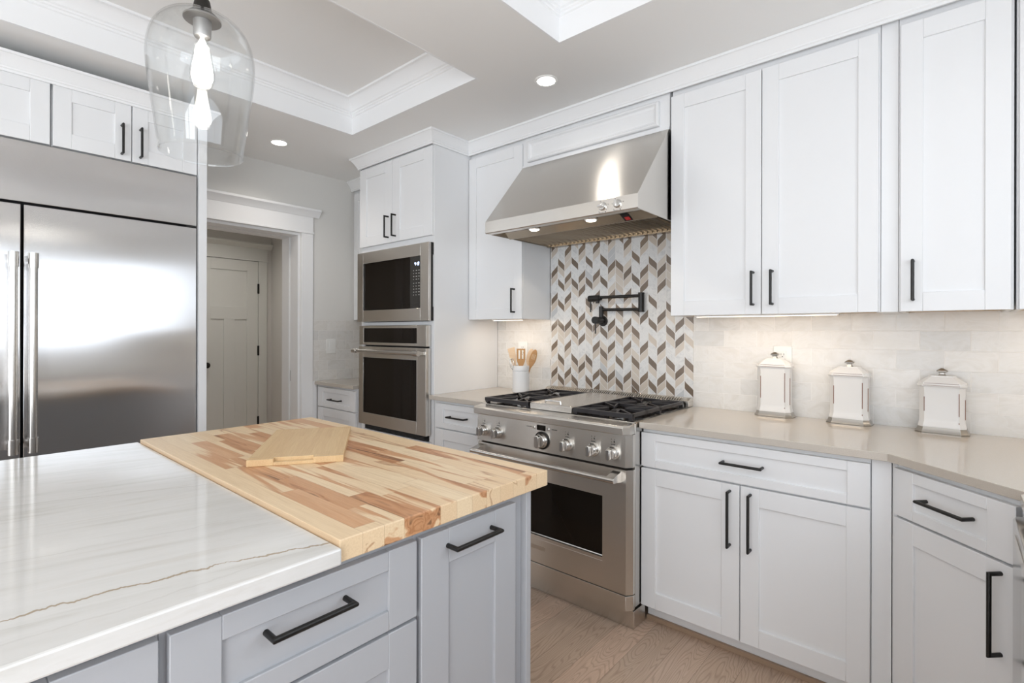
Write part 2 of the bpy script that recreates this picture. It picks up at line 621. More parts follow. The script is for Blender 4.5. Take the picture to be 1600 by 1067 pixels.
def oak():
    m = mat('oak_floor', (0.5, 0.35, 0.24), 0.34)
    n = N(m)
    x, y, z, p = n.pos()
    W = 0.127
    rx = n.m('DIVIDE', n.m('SUBTRACT', x, 0.05), W)
    row = n.m('FLOOR', rx)
    r1 = n.white(n.vec(row, 2.0, 1.0))
    ry = n.m('ADD', n.m('DIVIDE', y, 1.1), n.m('MULTIPLY', r1, 13.0))
    st = n.m('FLOOR', ry)
    h = n.white(n.vec(row, st, 4.0))
    o = n.m('MULTIPLY', h, 20.0)
    # cathedral grain: contour lines of a stretched noise
    big = n.noise(n.vec(n.m('ADD', n.m('MULTIPLY', x, 5.0), o), n.m('MULTIPLY', n.m('ADD', y, o), 0.75), o), 1.6, 2.0, 0.45, 0.35)
    rings = n.m('FRACT', n.m('MULTIPLY', big, 40.0))
    gr = n.ramp(rings, [(0.0, (0.60, 0.55, 0.50)), (0.22, (1, 1, 1)), (0.75, (0.97, 0.96, 0.95)), (1.0, (0.60, 0.55, 0.50))])
    fine = n.noise(n.vec(n.m('MULTIPLY', x, 180.0), n.m('MULTIPLY', y, 5.0), 0.0), 1.5, 3.0, 0.6)
    base = n.ramp(h, [(0.0, (0.55, 0.41, 0.31)), (0.4, (0.62, 0.47, 0.36)), (0.7, (0.68, 0.49, 0.37)), (1.0, (0.52, 0.41, 0.32))])
    c = n.mix(0.62, base, gr, 'MULTIPLY')
    c = n.mix(0.45, c, n.ramp(fine, [(0.3, (0.70, 0.64, 0.58)), (0.65, (1, 1, 1))]), 'MULTIPLY')
    fx = n.m('FRACT', rx)
    gap = n.m('LESS_THAN', n.m('MINIMUM', fx, n.m('SUBTRACT', 1.0, fx)), 0.008)
    n.color(n.mix(n.m('MULTIPLY', gap, 0.5), c, (0.12, 0.08, 0.05)))
    n.bump(n.m('ADD', n.m('MULTIPLY', rings, 0.3), fine), 0.06, 0.001)
    return m


M_OAK = oak()


def ceramic():
    m = mat('white_glaze', (0.74, 0.73, 0.715), 0.28)
    n = N(m)
    *_, p = n.pos()
    f = n.noise(p, 60.0, 4.0, 0.6)
    n.color(n.mix(n.ramp(f, [(0.70, (0, 0, 0)), (0.78, (0.5, 0.5, 0.5))]), (0.74, 0.73, 0.715), (0.58, 0.48, 0.40)))
    return m


M_CERAMIC = ceramic()
M_WEAR = mat('worn_brown_edge', (0.20, 0.095, 0.065), 0.6)
M_PEWTER = mat('aged_pewter', (0.42, 0.40, 0.37), 0.34, 0.9)
M_CROCK = mat('stoneware_white', (0.74, 0.745, 0.75), 0.32)

# ------------------------------------------------------------------ room shell
ZC = 2.5607          # ceiling
XL = -1.5546         # left wall
XR = 3.10            # right wall
ZT = 2.765           # raised tray ceilings
YF = -6.40           # wall behind the camera

b = new_bm(); box(b, -3.4, 3.3, -6.6, 0.15, -0.08, 0.0)
struct('floor', b, M_OAK, smooth=0)

b = new_bm(); box(b, XL - 0.02, XR + 0.12, 0.0, 0.12, 0.0, ZC)
wb = struct('wall_back', b, M_WALL, smooth=0)
b = new_bm(); box(b, XL, XR, -0.008, 0.0, 0.895, 1.40)
obj('tile_backsplash', b, M_TILE_B, wb, smooth=0)
b = new_bm(); box(b, 0.309, 1.2592, -0.011, -0.0085, 0.89, 1.86)
obj('leaf_mosaic_backsplash', b, M_MOSAIC, wb, smooth=0)

OY0, OY1, OZ = -0.786, -1.60, 2.065      # hall opening
XW2 = XL - 0.27
b = new_bm()
box(b, XW2, XL, OY0, 0.0, 0.0, ZC)
box(b, XW2, XL, OY1, OY0, OZ, ZC)
box(b, XW2, XL, YF, OY1, 0.0, ZC)
wl = struct('wall_left', b, M_WALL, smooth=0)
b = new_bm(); box(b, XL, XL + 0.008, -0.687, -0.009, 0.895, 1.392)
obj('tile_backsplash', b, M_TILE_L, wl, smooth=0)

WY0, WY1, WZ0, WZ1 = -3.55, -0.75, 1.25, 2.17      # window over the sink
b = new_bm()
box(b, XR, XR + 0.12, WY1, 0.0, 0.0, ZC)
box(b, XR, XR + 0.12, -3.80, WY0, 0.0, ZC)
box(b, XR, XR + 0.12, YF, -6.20, 0.0, ZC)
box(b, XR, XR + 0.12, -6.20, -3.80, 2.38, ZC)
box(b, XR, XR + 0.12, WY0, WY1, 0.0, WZ0)
box(b, XR, XR + 0.12, WY0, WY1, WZ1, ZC)
struct('wall_right', b, M_WALL, smooth=0)
b = new_bm()
for z in (WZ0, WZ1 - 0.05):
    box(b, XR + 0.02, XR + 0.09, WY0, WY1, z, z + 0.05)
for y in (WY0, WY0 + 0.92, WY0 + 1.84, WY1 - 0.05):
    box(b, XR + 0.02, XR + 0.09, y, y + 0.05, WZ0, WZ1)
win = struct('window_1', b, M_TRIM)
b = new_bm(); box(b, XR + 0.05, XR + 0.056, WY0, WY1, WZ0, WZ1)
obj('window_pane', b, M_GLASS, win, smooth=0)

GX0, GX1, GZ1 = -1.8, 3.0, 2.40                    # glazed doors behind the camera
b = new_bm()
box(b, -3.4, GX0, YF - 0.12, YF, 0.0, ZC)
box(b, GX1, XR + 0.12, YF - 0.12, YF, 0.0, ZC)
box(b, GX0, GX1, YF - 0.12, YF, GZ1, ZC)
box(b, GX0, GX1, YF - 0.12, YF, 0.0, 0.1)
struct('wall_front', b, M_WALL, smooth=0)
b = new_bm()
for k in range(5):
    x = GX0 + (GX1 - GX0 - 0.07) * k / 4
    box(b, x, x + 0.07, YF - 0.09, YF - 0.03, 0.1, GZ1)
box(b, GX0, GX1, YF - 0.09, YF - 0.03, GZ1 - 0.07, GZ1)
win = struct('window_2', b, M_TRIM)
b = new_bm(); box(b, GX0, GX1, YF - 0.063, YF - 0.057, 0.1, GZ1)
obj('window_pane', b, M_GLASS, win, smooth=0)

b = new_bm()  # unseen side glazing, added to let in ambient fill light
for y in (-6.20, -5.035, -3.87):
    box(b, XR + 0.02, XR + 0.09, y, y + 0.07, 0.0, 2.38)
for z in (0.0, 2.31):
    box(b, XR + 0.02, XR + 0.09, -6.13, -3.87, z, z + 0.07)
win = struct('added_window', b, M_TRIM)
b = new_bm(); box(b, XR + 0.05, XR + 0.056, -6.2, -3.8, 0.0, 2.38)
obj('window_pane', b, M_GLASS, win, smooth=0)

# ceiling with two trays and a flat beam between them
T1 = (-0.617, 0.520, -4.1, -0.905)
T2 = (1.003, 2.35, -4.1, -0.892)
b = new_bm()
for x0, x1, y0, y1 in ((-3.4, T1[0], YF, 0.12), (T1[1], T2[0], YF, 0.12), (T2[1], 3.25, YF, 0.12),
                       (T1[0], T1[1], YF, T1[2]), (T1[0], T1[1], T1[3], 0.12),
                       (T2[0], T2[1], YF, T2[2]), (T2[0], T2[1], T2[3], 0.12)):
    box(b, x0, x1, y0, y1, ZC, ZT + 0.06)
box(b, -3.4, 3.25, YF, 0.12, ZT, ZT + 0.1)
struct('ceiling', b, M_CEIL, smooth=0)

TRAY = [(0.0, ZC - 0.0005), (0.010, ZC - 0.0005), (0.010, 2.668), (0.016, 2.672), (0.016, 2.682), (0.022, 2.686), (0.022, 2.694),
        (0.030, 2.699), (0.036, 2.712), (0.062, 2.742), (0.074, 2.750), (0.086, 2.753), (0.086, ZT), (0.0, ZT)]
for k, (x0, x1, y0, y1) in enumerate((T1, T2)):
    b = new_bm()
    sweep(b, TRAY, [(x0, y0), (x0, y1), (x1, y1), (x1, y0)], closed=True)
    struct('trim_%d' % (k + 1), b, M_TRIM, smooth=0.3)

# crown along the wall cabinets, stepping out round the oven tower
CROWN = [(0.0, 2.480), (0.008, 2.480), (0.008, 2.490), (0.013, 2.494), (0.013, 2.500), (0.018, 2.506), (0.026, 2.522), (0.040, 2.540),
         (0.046, 2.546), (0.052, 2.548), (0.052, ZC - 0.001), (0.0, ZC - 0.001)]
b = new_bm()
sweep(b, CROWN, [(XL + 0.001, -0.332), (-0.985, -0.332), (-0.985, -0.624), (-0.164, -0.624), (-0.164, -0.305), (XR - 0.001, -0.305)])
struct('trim_3', b, M_TRIM, smooth=0.3)
FCROWN = [(o, z - 0.062) for o, z in CROWN]
b = new_bm()
sweep(b, FCROWN, [(-0.784, -3.30), (-0.784, -1.700), (XL + 0.001, -1.700)])
struct('trim_4', b, M_TRIM, smooth=0.3)

# casing and jamb of the hall opening
b = new_bm()
box(b, XL, XL + 0.020, OY0 + 0.006, OY0 + 0.097, 0.0, 2.069)
box(b, XL, XL + 0.020, OY1 - 0.1, OY1 - 0.006, 0.0, 2.069)
box(b, XL, XL + 0.026, OY1 - 0.11, OY0 + 0.104, 2.069, 2.084)
box(b, XL, XL + 0.022, OY1 - 0.1, OY0 + 0.097, 2.084, 2.200)
prism(b, [(XL, 2.200), (XL + 0.024, 2.200), (XL + 0.034, 2.218), (XL + 0.056, 2.240), (XL + 0.062, 2.245), (XL + 0.062, 2.262), (XL, 2.262)], 'y', OY1 - 0.16, OY0 + 0.146)
for x0, x1 in ((XL - 0.118, XL), (XW2, XL - 0.150)):
    box(b, x0, x1, OY0 - 0.018, OY0, 0.0, OZ)
    box(b, x0, x1, OY1, OY1 + 0.018, 0.0, OZ)
    box(b, x0, x1, OY1 + 0.018, OY0 - 0.018, OZ - 0.018, OZ)
tr = struct('trim_5', b, M_TRIM, bevel=0.0015)
b = new_bm(); box(b, XL - 0.15, XL - 0.118, OY0 - 0.004, OY0, 0.0, OZ)
obj('pocket_slot', b, M_HALLDOOR, tr, smooth=0)
b = new_bm(); box(b, XL - 0.143, XL - 0.125, OY0 - 0.0075, OY0 - 0.004, 0.90, 0.985)
obj('latch_plate', b, M_BRONZE, tr, smooth=0)

# hall with a door at its end
HX = -3.20
b = new_bm(); box(b, HX - 0.1, HX, -2.1, -0.05, 0.0, ZC)
struct('wall_hall_end', b, M_WALL, smooth=0)
b = new_bm(); box(b, HX, XW2, -0.285, -0.2, 0.0, ZC)
struct('wall_hall_side', b, M_WALL, smooth=0)
b = new_bm(); box(b, HX, XW2, -2.1, -2.0, 0.0, ZC)
struct('wall_hall_near', b, M_WALL, smooth=0)
b = new_bm()
box(b, HX, HX + 0.020, -0.425, -0.336, 0.0, 2.026)
box(b, HX, HX + 0.020, -1.08, -0.992, 0.0, 2.026)
box(b, HX, HX + 0.026, -1.09, -0.328, 2.026, 2.040)
box(b, HX, HX + 0.022, -1.08, -0.336, 2.040, 2.158)
prism(b, [(HX, 2.158), (HX + 0.024, 2.158), (HX + 0.056, 2.192), (HX + 0.06, 2.196), (HX + 0.06, 2.212), (HX, 2.212)], 'y', -1.13, -0.290)
struct('trim_6', b, M_HALLDOOR, bevel=0.0015)
b = new_bm()
dx0, dx1 = HX + 0.002, HX + 0.012
box(b, dx0, dx1, -0.986, -0.430, 0.01, 2.02)
for y0, y1, z0, z1 in ((-0.986, -0.878, 0.01, 2.02), (-0.539, -0.430, 0.01, 2.02), (-0.878, -0.539, 1.915, 2.02), (-0.878, -0.539, 1.42, 1.545),
                       (-0.878, -0.539, 0.01, 0.25), (-0.759, -0.657, 0.25, 1.42)):
    box(b, dx1, dx1 + 0.010, y0, y1, z0, z1)
dr = struct('door_1', b, M_HALLDOOR, bevel=0.001)
b = new_bm()
lathe(b, [(0.028, HX + 0.0225), (0.028, HX + 0.028), (0.011, HX + 0.03), (0.011, HX + 0.05), (0.024, HX + 0.056), (0.028, HX + 0.066), (0.022, HX + 0.078), (0.006, HX + 0.082)], (0, -0.922, 0.965), 'x', 20)
obj('door_knob', b, M_BRONZE, dr)
for z in (1.74, 1.095, 0.36):
    b = new_bm(); box(b, HX + 0.022, HX + 0.0265, -0.437, -0.418, z - 0.05, z + 0.05)
    tube(b, [(HX + 0.027, -0.4275, z - 0.052), (HX + 0.027, -0.4275, z + 0.052)], 0.005, 8)
    obj('door_hinge', b, M_BRONZE, dr)


# ------------------------------------------------------------------ cabinet fronts and pulls (built in the local space of the cabinet)
def shaker(bm, x0, x1, z0, z1, rail=0.062, railz=None, y0=0.0, t=0.019, rec=0.008):
    rz = railz or rail
    box(bm, x0, x0 + rail, y0, y0 + t, z0, z1)
    box(bm, x1 - rail, x1, y0, y0 + t, z0, z1)
    box(bm, x0 + rail, x1 - rail, y0, y0 + t, z1 - rz, z1)
    box(bm, x0 + rail, x1 - rail, y0, y0 + t, z0, z0 + rz)
    box(bm, x0 + rail - 0.002, x1 - rail + 0.002, y0 + rec, y0 + t - 0.002, z0 + rz - 0.002, z1 - rz + 0.002)
    return bm


def pull(parent, cx, cz, L, vertical, y=0.0, r=0.0056, out=0.034):
    bm = new_bm()
    h = L / 2
    if vertical:
        pts = [(cx, y, cz - h), (cx, y - out, cz - h), (cx, y - out, cz + h), (cx, y, cz + h)]
    else:
        pts = [(cx - h, y, cz), (cx - h, y - out, cz), (cx + h, y - out, cz), (cx + h, y, cz)]
    tube(bm, pts, r, 12)
    return obj('handle', bm, M_BLACK, parent, smooth=0.7, world=False)


def front(root, kind, x0, x1, z0, z1, m, rail=0.062, railz=None, h=None):
    """a door or drawer front; h = (vertical, centre x, centre z, length)"""
    bm = shaker(new_bm(), x0, x1, z0, z1, rail, railz)
    d = obj(kind, bm, m, root, bevel=0.0016, world=False)
    if h:
        pull(d, h[1], h[2], h[3], h[0])
    return d


def upper_body(root, x0, x1, z0, z1, depth, m=None, skirt=0.007):
    """carcass, raw wood underside"""
    bm = new_bm()
    box(bm, x0, x1, 0.020, depth, z0 + skirt, z1)
    for a, c in ((x0, x0 + 0.018), (x1 - 0.018, x1)):
        box(bm, a, c, 0.020, depth, z0, z0 + skirt)
    box(bm, x0 + 0.018, x1 - 0.018, 0.020, 0.038, z0, z0 + skirt)
    box(bm, x0 + 0.019, x1 - 0.019, 0.039, depth - 0.002, z0 + skirt - 0.0015, z0 + skirt - 0.0002, 1)
    return obj('body', bm, [m or M_CAB, M_BIRCH], root, bevel=0.0012, world=False)


def base_body(root, x0, x1, z1, depth, m=None, toe=0.07, toe_m=None):
    bm = new_bm()
    box(bm, x0, x1, 0.020, depth, 0.10, z1)
    box(bm, x0, x1, toe, depth, 0.0, 0.0995)
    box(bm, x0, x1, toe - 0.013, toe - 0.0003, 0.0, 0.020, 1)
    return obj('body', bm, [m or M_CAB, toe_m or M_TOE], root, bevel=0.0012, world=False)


# ------------------------------------------------------------------ wall cabinets on the range wall
YU, ZU, ZUT = -0.304, 1.378, 2.457
def upper(name, label, x0, x1, doors, top=2.558, group=None):
    r = thing(name, label, 'cabinet', (x0, YU, ZU), 0.0, group)
    upper_body(r, 0, x1 - x0, 0, top - ZU, -YU - 0.010)
    for d0, d1, hx in doors:
        front(r, 'door', d0 - x0, d1 - x0, 0, ZUT - ZU, M_CAB, 0.066, 0.070,
              (True, hx - x0, 1.4925 - ZU, 0.142) if hx else None)
    return r


upper('wall_cabinet', 'white one-door wall cabinet between the oven tower and the range hood', -0.162, 0.303, [(-0.1615, 0.3025, 0.2455)])
upper('wall_cabinet', 'widest white wall cabinet, with two tall doors, right of the range hood', 1.2605, 2.100, [(1.2605, 1.6735, 1.6425), (1.6775, 2.0945, 1.7205)])
upper('wall_cabinet', 'white one-door wall cabinet right of the narrow filler strip, above the squattest canister', 2.157, 2.470, [(2.1625, 2.4625, 2.2005)])
upper('corner_cabinet', 'white wall cabinet cut off by the right edge of the picture', 2.476, 3.095, [(2.4815, 3.06, None)])
b = new_bm(); box(b, 2.1015, 2.1555, YU + 0.020, -0.012, ZU - 0.001, 2.558)
tag(obj('cabinet_filler', b, M_CAB, bevel=0.0012), 'narrow white filler strip between the tall wall cabinets right of the hood', 'filler strip')

r = thing('hood_cover', 'low white panel with raised moulding on top of the range hood', 'panel', (0.775, YU, 2.304))
b = new_bm(); box(b, 0.3045, 1.2475, YU + 0.014, -0.012, 2.304, 2.558)
box(b, 0.3045, 1.2475, YU + 0.004, YU + 0.0135, 2.304, 2.318)
obj('body', b, M_CAB, r, bevel=0.001)
b = new_bm()
x0, x1, z0, z1 = 0.349, 1.197, 2.330, 2.456
for k, (o, y) in enumerate(((0.0, 0.012), (0.0, -0.004), (0.006, -0.008), (0.014, -0.008), (0.022, 0.002), (0.026, 0.006))):
    pass
LP = [[(x0 + o, YU + y, z0 + o), (x1 - o, YU + y, z0 + o), (x1 - o, YU + y, z1 - o), (x0 + o, YU + y, z1 - o)]
      for o, y in ((0.0, 0.0138), (0.0, -0.004), (0.006, -0.009), (0.013, -0.009), (0.020, 0.001), (0.030, 0.005))]
loft(b, LP)
obj('raised_moulding', b, M_CAB, r, smooth=0.3)

# strip lights under the wall cabinets
def strip_light(label, x0, x1, y, power):
    r = thing('strip_light', label, 'light', ((x0 + x1) / 2, y, ZU - 0.006), 0, 'under cabinet strip lights')
    b = new_bm(); box(b, x0, x1, y - 0.011, y + 0.011, ZU - 0.006, ZU + 0.0052)
    obj('housing', b, M_PLASTIC, r)
    b = new_bm(); box(b, x0 + 0.01, x1 - 0.01, y - 0.008, y + 0.008, ZU - 0.0085, ZU - 0.0062)
    obj('lens', b, M_STRIP, r, smooth=0)
    d = area_light('strip_lamp', ((x0 + x1) / 2, y, ZU - 0.012), (0, 0.25, -1), x1 - x0, 0.02, power * 0.26, WARM)


strip_light('lit strip light under the widest white wall cabinet', 1.36, 1.96, -0.245, 3.0)
strip_light('lit strip light under the one-door wall cabinet beside the oven tower', 0.0, 0.26, -0.235, 2.2)
strip_light('lit strip light under the wall cabinet cut off at the right edge', 2.55, 3.0, -0.23, 2.4)

# ------------------------------------------------------------------ base cabinets on the range wall
YB, ZCT, ZCB = -0.6233, 0.9017, 0.8745
r = thing('base_cabinet', 'white base cabinet with one wide drawer over two doors, right of the range', 'cabinet', (1.2655, YB, 0))
base_body(r, 0, 2.104 - 1.2655, ZCB - 0.001, -YB - 0.012)
front(r, 'drawer', 0.0, 0.8375, 0.7045, 0.8545, M_CAB, 0.066, 0.034, (False, 0.428, 0.782, 0.146))
front(r, 'door', 0.0, 0.4165, 0.088, 0.697, M_CAB, 0.068, 0.070, (True, 0.381, 0.564, 0.212))
front(r, 'door', 0.4205, 0.8375, 0.088, 0.697, M_CAB, 0.068, 0.070, (True, 0.458, 0.564, 0.212))
b = new_bm(); box(b, 2.1055, 2.1605, YB + 0.016, -0.012, 0.0, ZCB - 0.001)
tag(obj('cabinet_filler', b, M_CAB, bevel=0.001), 'narrow white filler post where the base cabinets turn the corner', 'filler strip')

r = thing('corner_base_cabinet', 'white base cabinet set at an angle in the corner, drawer over one door', 'cabinet', (2.161, YB, 0), -PI / 4)
b = new_bm()
prism(b, [(-0.0122, 0.0140), (0.0055, 0.0140), (0.0055, 0.020), (0.392, 0.020), (0.392, 0.03), (0.66, 0.25), (0.66, 0.34), (0.45, 0.54), (0.30, 0.54), (0.02, 0.10)], 'z', 0.10, ZCB - 0.001)
prism(b, [(0.03, 0.09), (0.36, 0.09), (0.50, 0.25), (0.40, 0.45), (0.2, 0.40)], 'z', 0.0, 0.0995, 1)
obj('body', b, [M_CAB, M_TOE], r, bevel=0.001, world=False)
front(r, 'drawer', 0.007, 0.388, 0.7045, 0.8565, M_CAB, 0.074, 0.034, (False, 0.204, 0.784, 0.146))
front(r, 'door', 0.007, 0.388, 0.088, 0.697, M_CAB, 0.076, 0.068, (True, 0.352, 0.564, 0.212))

r = thing('dishwasher', 'stainless dishwasher edge at the right side of the picture, past the angled cabinet', 'dishwasher', (2.4540, -0.938, 0), -PI / 2)
b = new_bm(); box(b, 0.0, 0.60, 0.025, 0.60, 0.0, 0.868)
obj('body', b, M_STEEL, r, world=False)
b = new_bm(); prism(b, [(0.0, 0.0), (0.006, -0.022), (0.03, -0.028), (0.57, -0.028), (0.594, -0.022), (0.60, 0.0), (0.60, 0.024), (0.0, 0.024)], 'z', 0.10, 0.845)
d = obj('door', b, M_CHROME, r, bevel=0.004, world=False)
b = new_bm(); box(b, 0.10, 0.50, -0.0295, -0.0283, 0.80, 0.825)
obj('handle', b, M_STEEL, d, world=False)
M_STANDIN = mat('stand_in_brown', (0.17, 0.105, 0.065), 0.45)  # brown of an added, unseen cabinet that only feeds the refrigerator's reflection
r = thing('brown_stand_in_cabinet', 'added unseen brown cabinet under the window, standing in for the brown mirrored in the refrigerator doors', 'cabinet', (2.4540, -1.545, 0), -PI / 2)
base_body(r, 0, 0.885, ZCB - 0.001, 0.63, M_STANDIN)
front(r, 'door', 0.002, 0.448, 0.088, 0.85, M_STANDIN, 0.062, None, (True, 0.41, 0.72, 0.212))
front(r, 'door', 0.452, 0.883, 0.088, 0.85, M_STANDIN, 0.062, None, (True, 0.49, 0.72, 0.212))

b = new_bm()
prism(b, [(1.2665, -0.0085), (1.2665, -0.648), (2.152, -0.643), (2.4560, -0.9185), (2.4400, -0.950), (2.4400, -2.44), (XR - 0.002, -2.44), (XR - 0.002, -0.0085)], 'z', ZCB, ZCT)
tag(obj('countertop', b, M_QUARTZ, bevel=0.002, smooth=0), 'long beige quartz countertop right of the range, bending at the corner', 'countertop')

r = thing('base_cabinet', 'white base cabinet with stacked drawers between the oven tower and the range', 'cabinet', (-0.162, YB, 0))
wl_ = 0.315 - (-0.162)
base_body(r, 0, wl_, ZCB - 0.001, -YB - 0.012)
front(r, 'drawer', 0.033, wl_ - 0.004, 0.7045, 0.8545, M_CAB, 0.072, 0.034, (False, 0.245, 0.782, 0.146))
front(r, 'drawer', 0.033, wl_ - 0.004, 0.400, 0.697, M_CAB, 0.072, 0.066, (False, 0.245, 0.55, 0.146))
front(r, 'drawer', 0.033, wl_ - 0.004, 0.110, 0.392, M_CAB, 0.072, 0.066, (False, 0.245, 0.25, 0.146))
b = new_bm(); box(b, -0.162, 0.3155, -0.648, -0.0085, ZCB, ZCT)
tag(obj('countertop', b, M_QUARTZ, bevel=0.002, smooth=0), 'short beige quartz countertop between the oven tower and the range', 'countertop')

# ------------------------------------------------------------------ nook at the left of the oven tower
r = thing('base_cabinet', 'white base cabinet with stacked drawers in the nook left of the oven tower', 'cabinet', (-1.535, -0.650, 0))
base_body(r, -0.018, 0.548, ZCB - 0.001, 0.638)
for z0, z1, hz in ((0.7045, 0.857, 0.772), (0.400, 0.697, 0.55), (0.110, 0.392, 0.25)):
    front(r, 'drawer', 0.006, 0.546, z0, z1, M_CAB, 0.080, 0.036 if z0 > 0.6 else 0.066, (False, 0.285, hz, 0.146))
b = new_bm(); box(b, XL + 0.001, XL + 0.014, -0.690, -0.652, 0.0, ZCT - 0.002)
tag(obj('end_panel', b, M_CAB, bevel=0.001), 'thin white end panel at the left of the nook base cabinet', 'panel')
b = new_bm()
prism(b, [(XL + 0.010, -0.0085), (XL + 0.010, -0.672), (-0.985, -0.672), (-0.985, -0.0085)], 'z', ZCB, ZCT)
tag(obj('countertop', b, M_QUARTZ, bevel=0.002, smooth=0), 'small beige quartz countertop in the nook left of the oven tower', 'countertop')
r = thing('wall_cabinet', 'white wall cabinet mostly hidden behind the left side of the oven tower', 'cabinet', (XL + 0.002, -0.332, 1.394))
upper_body(r, 0, 0.566, 0, 2.558 - 1.394, 0.320)
front(r, 'door', 0.030, 0.562, 0.004, 1.063, M_CAB, 0.062, None, None)

# ------------------------------------------------------------------ oven tower
r = thing('oven_tower', 'tall white cabinet that holds the microwave and wall oven, two doors on top', 'cabinet', (-0.573, -0.622, 0))
b = new_bm()
tx0, tx1, ty, tb = -0.981, -0.166, -0.603, -0.012
box(b, tx0, tx0 + 0.02, ty, tb, 0.0, 2.558)
box(b, tx1 - 0.02, tx1, ty, tb, 0.0, 2.558)
for z0, z1 in ((0.0, 0.590), (1.340, 1.3635), (1.866, 2.558)):
    box(b, tx0 + 0.0203, tx1 - 0.0203, ty, tb, z0, z1)
box(b, tx0 + 0.0203, tx1 - 0.0203, -0.05, tb, 0.59, 1.866)
for z0, z1 in ((0.592, 1.340), (1.364, 1.866)):
    box(b, tx0 + 0.0203, -0.935, ty, -0.55, z0, z1)
    box(b, -0.212, tx1 - 0.0203, ty, -0.55, z0, z1)
obj('body', b, M_CAB, r, bevel=0.001)
lx = -0.573
d = front(r, 'door', tx0 + 0.002 - lx, -0.586 - lx, 1.908, 2.472, M_CAB, 0.082, 0.072, (True, -0.628 - lx, 2.017, 0.142))
d = front(r, 'door', -0.582 - lx, tx1 - 0.004 - lx, 1.908, 2.472, M_CAB, 0.082, 0.072, (True, -0.546 - lx, 2.017, 0.142))

# built-in microwave
r = thing('microwave', 'built-in stainless microwave with dark window, above the wall oven', 'microwave', (-0.573, -0.645, 1.366))
b = new_bm()
x0, x1, z0, z1, yf = -0.972, -0.172, 1.367, 1.862, -0.645
gx0, gx1, gz0, gz1 = -0.899, -0.254, 1.447, 1.783
for q in ((x0, gx0, z0, z1), (gx1, x1, z0, z1), (gx0, gx1, gz1, z1), (gx0, gx1, z0, gz0)):
    box(b, q[0], q[1], yf, yf + 0.020, q[2], q[3])
obj('trim_frame', b, M_STEEL, r, bevel=0.001)
b = new_bm(); box(b, -0.928, -0.218, -0.600, -0.08, 1.372, 1.856)
obj('body', b, M_DARK, r)
b = new_bm(); box(b, gx0 + 0.001, -0.3665, yf + 0.008, -0.6015, gz0 + 0.001, gz1 - 0.001)
obj('door_window', b, M_GLASSBLK, r, bevel=0.001)
b = new_bm(); box(b, -0.3645, gx1 - 0.001, yf + 0.007, -0.6015, gz0 + 0.001, gz1 - 0.001)
random.seed(3)
for row in range(9):
    for c in range(3):
        zz = 1.690 - row * 0.019 - (0.006 if row > 3 else 0)
        xx = -0.333 + c * 0.026
        box(b, xx, xx + random.choice((0.006, 0.010, 0.013)), yf + 0.0064, yf + 0.0072, zz, zz + 0.004, 1)
p = obj('control_panel', b, [mat('microwave_panel', (0.035, 0.033, 0.03), 0.25), mat('keypad_print', (0.45, 0.44, 0.42), 0.5)], r, smooth=0)
def seven(bm, digits, x, z, hgt, y, wd=None, mi=0):
    """digits as small segment bars on a plane facing -y"""
    wdt = wd or hgt * 0.5
    t = hgt * 0.13
    SEG = {'0': 'abcdef', '1': 'bc', '2': 'abged', '3': 'abgcd', '4': 'fgbc', '5': 'afgcd', '6': 'afgecd', '7': 'abc', '8': 'abcdefg', '9': 'abcdfg'}
    for ch in digits:
        if ch == ':':
            for zz in (0.3, 0.65):
                box(bm, x, x + t, y - 0.0004, y, z + hgt * zz, z + hgt * zz + t, mi)
            x += t * 2.5
            continue
        for s in SEG[ch]:
            q = {'a': (0, wdt, hgt - t, hgt), 'g': (0, wdt, hgt / 2 - t / 2, hgt / 2 + t / 2), 'd': (0, wdt, 0, t),
                 'f': (0, t, hgt / 2, hgt), 'e': (0, t, 0, hgt / 2), 'b': (wdt - t, wdt, hgt / 2, hgt), 'c': (wdt - t, wdt, 0, hgt / 2)}[s]
            box(bm, x + q[0], x + q[1], y - 0.0004, y, z + q[2], z + q[3], mi)
        x += wdt * 1.4
b = new_bm(); seven(b, '4:12', -0.318, 1.725, 0.020, yf + 0.0068)
obj('display', b, M_CLOCK, p, smooth=0)
b = new_bm()
for q in ((-0.340, -0.276, 1.482, 1.484), (-0.340, -0.276, 1.462, 1.464), (-0.340, -0.338, 1.462, 1.484), (-0.278, -0.276, 1.462, 1.484)):
    box(b, q[0], q[1], yf + 0.0062, yf + 0.0068, q[2], q[3])
obj('open_button', b, M_DARK, p, smooth=0)
b = new_bm()
box(b, x1 - 0.006, x1 + 0.0, yf + 0.0205, -0.6035, 1.367, 1.455); box(b, x1 - 0.006, x1 + 0.0, yf + 0.0205, -0.6035, 1.785, 1.862)
box(b, x1 - 0.02, x1 - 0.0065, yf + 0.0205, -0.6035, 1.367, 1.862)
obj('trim_bracket', b, M_BLACK, r)

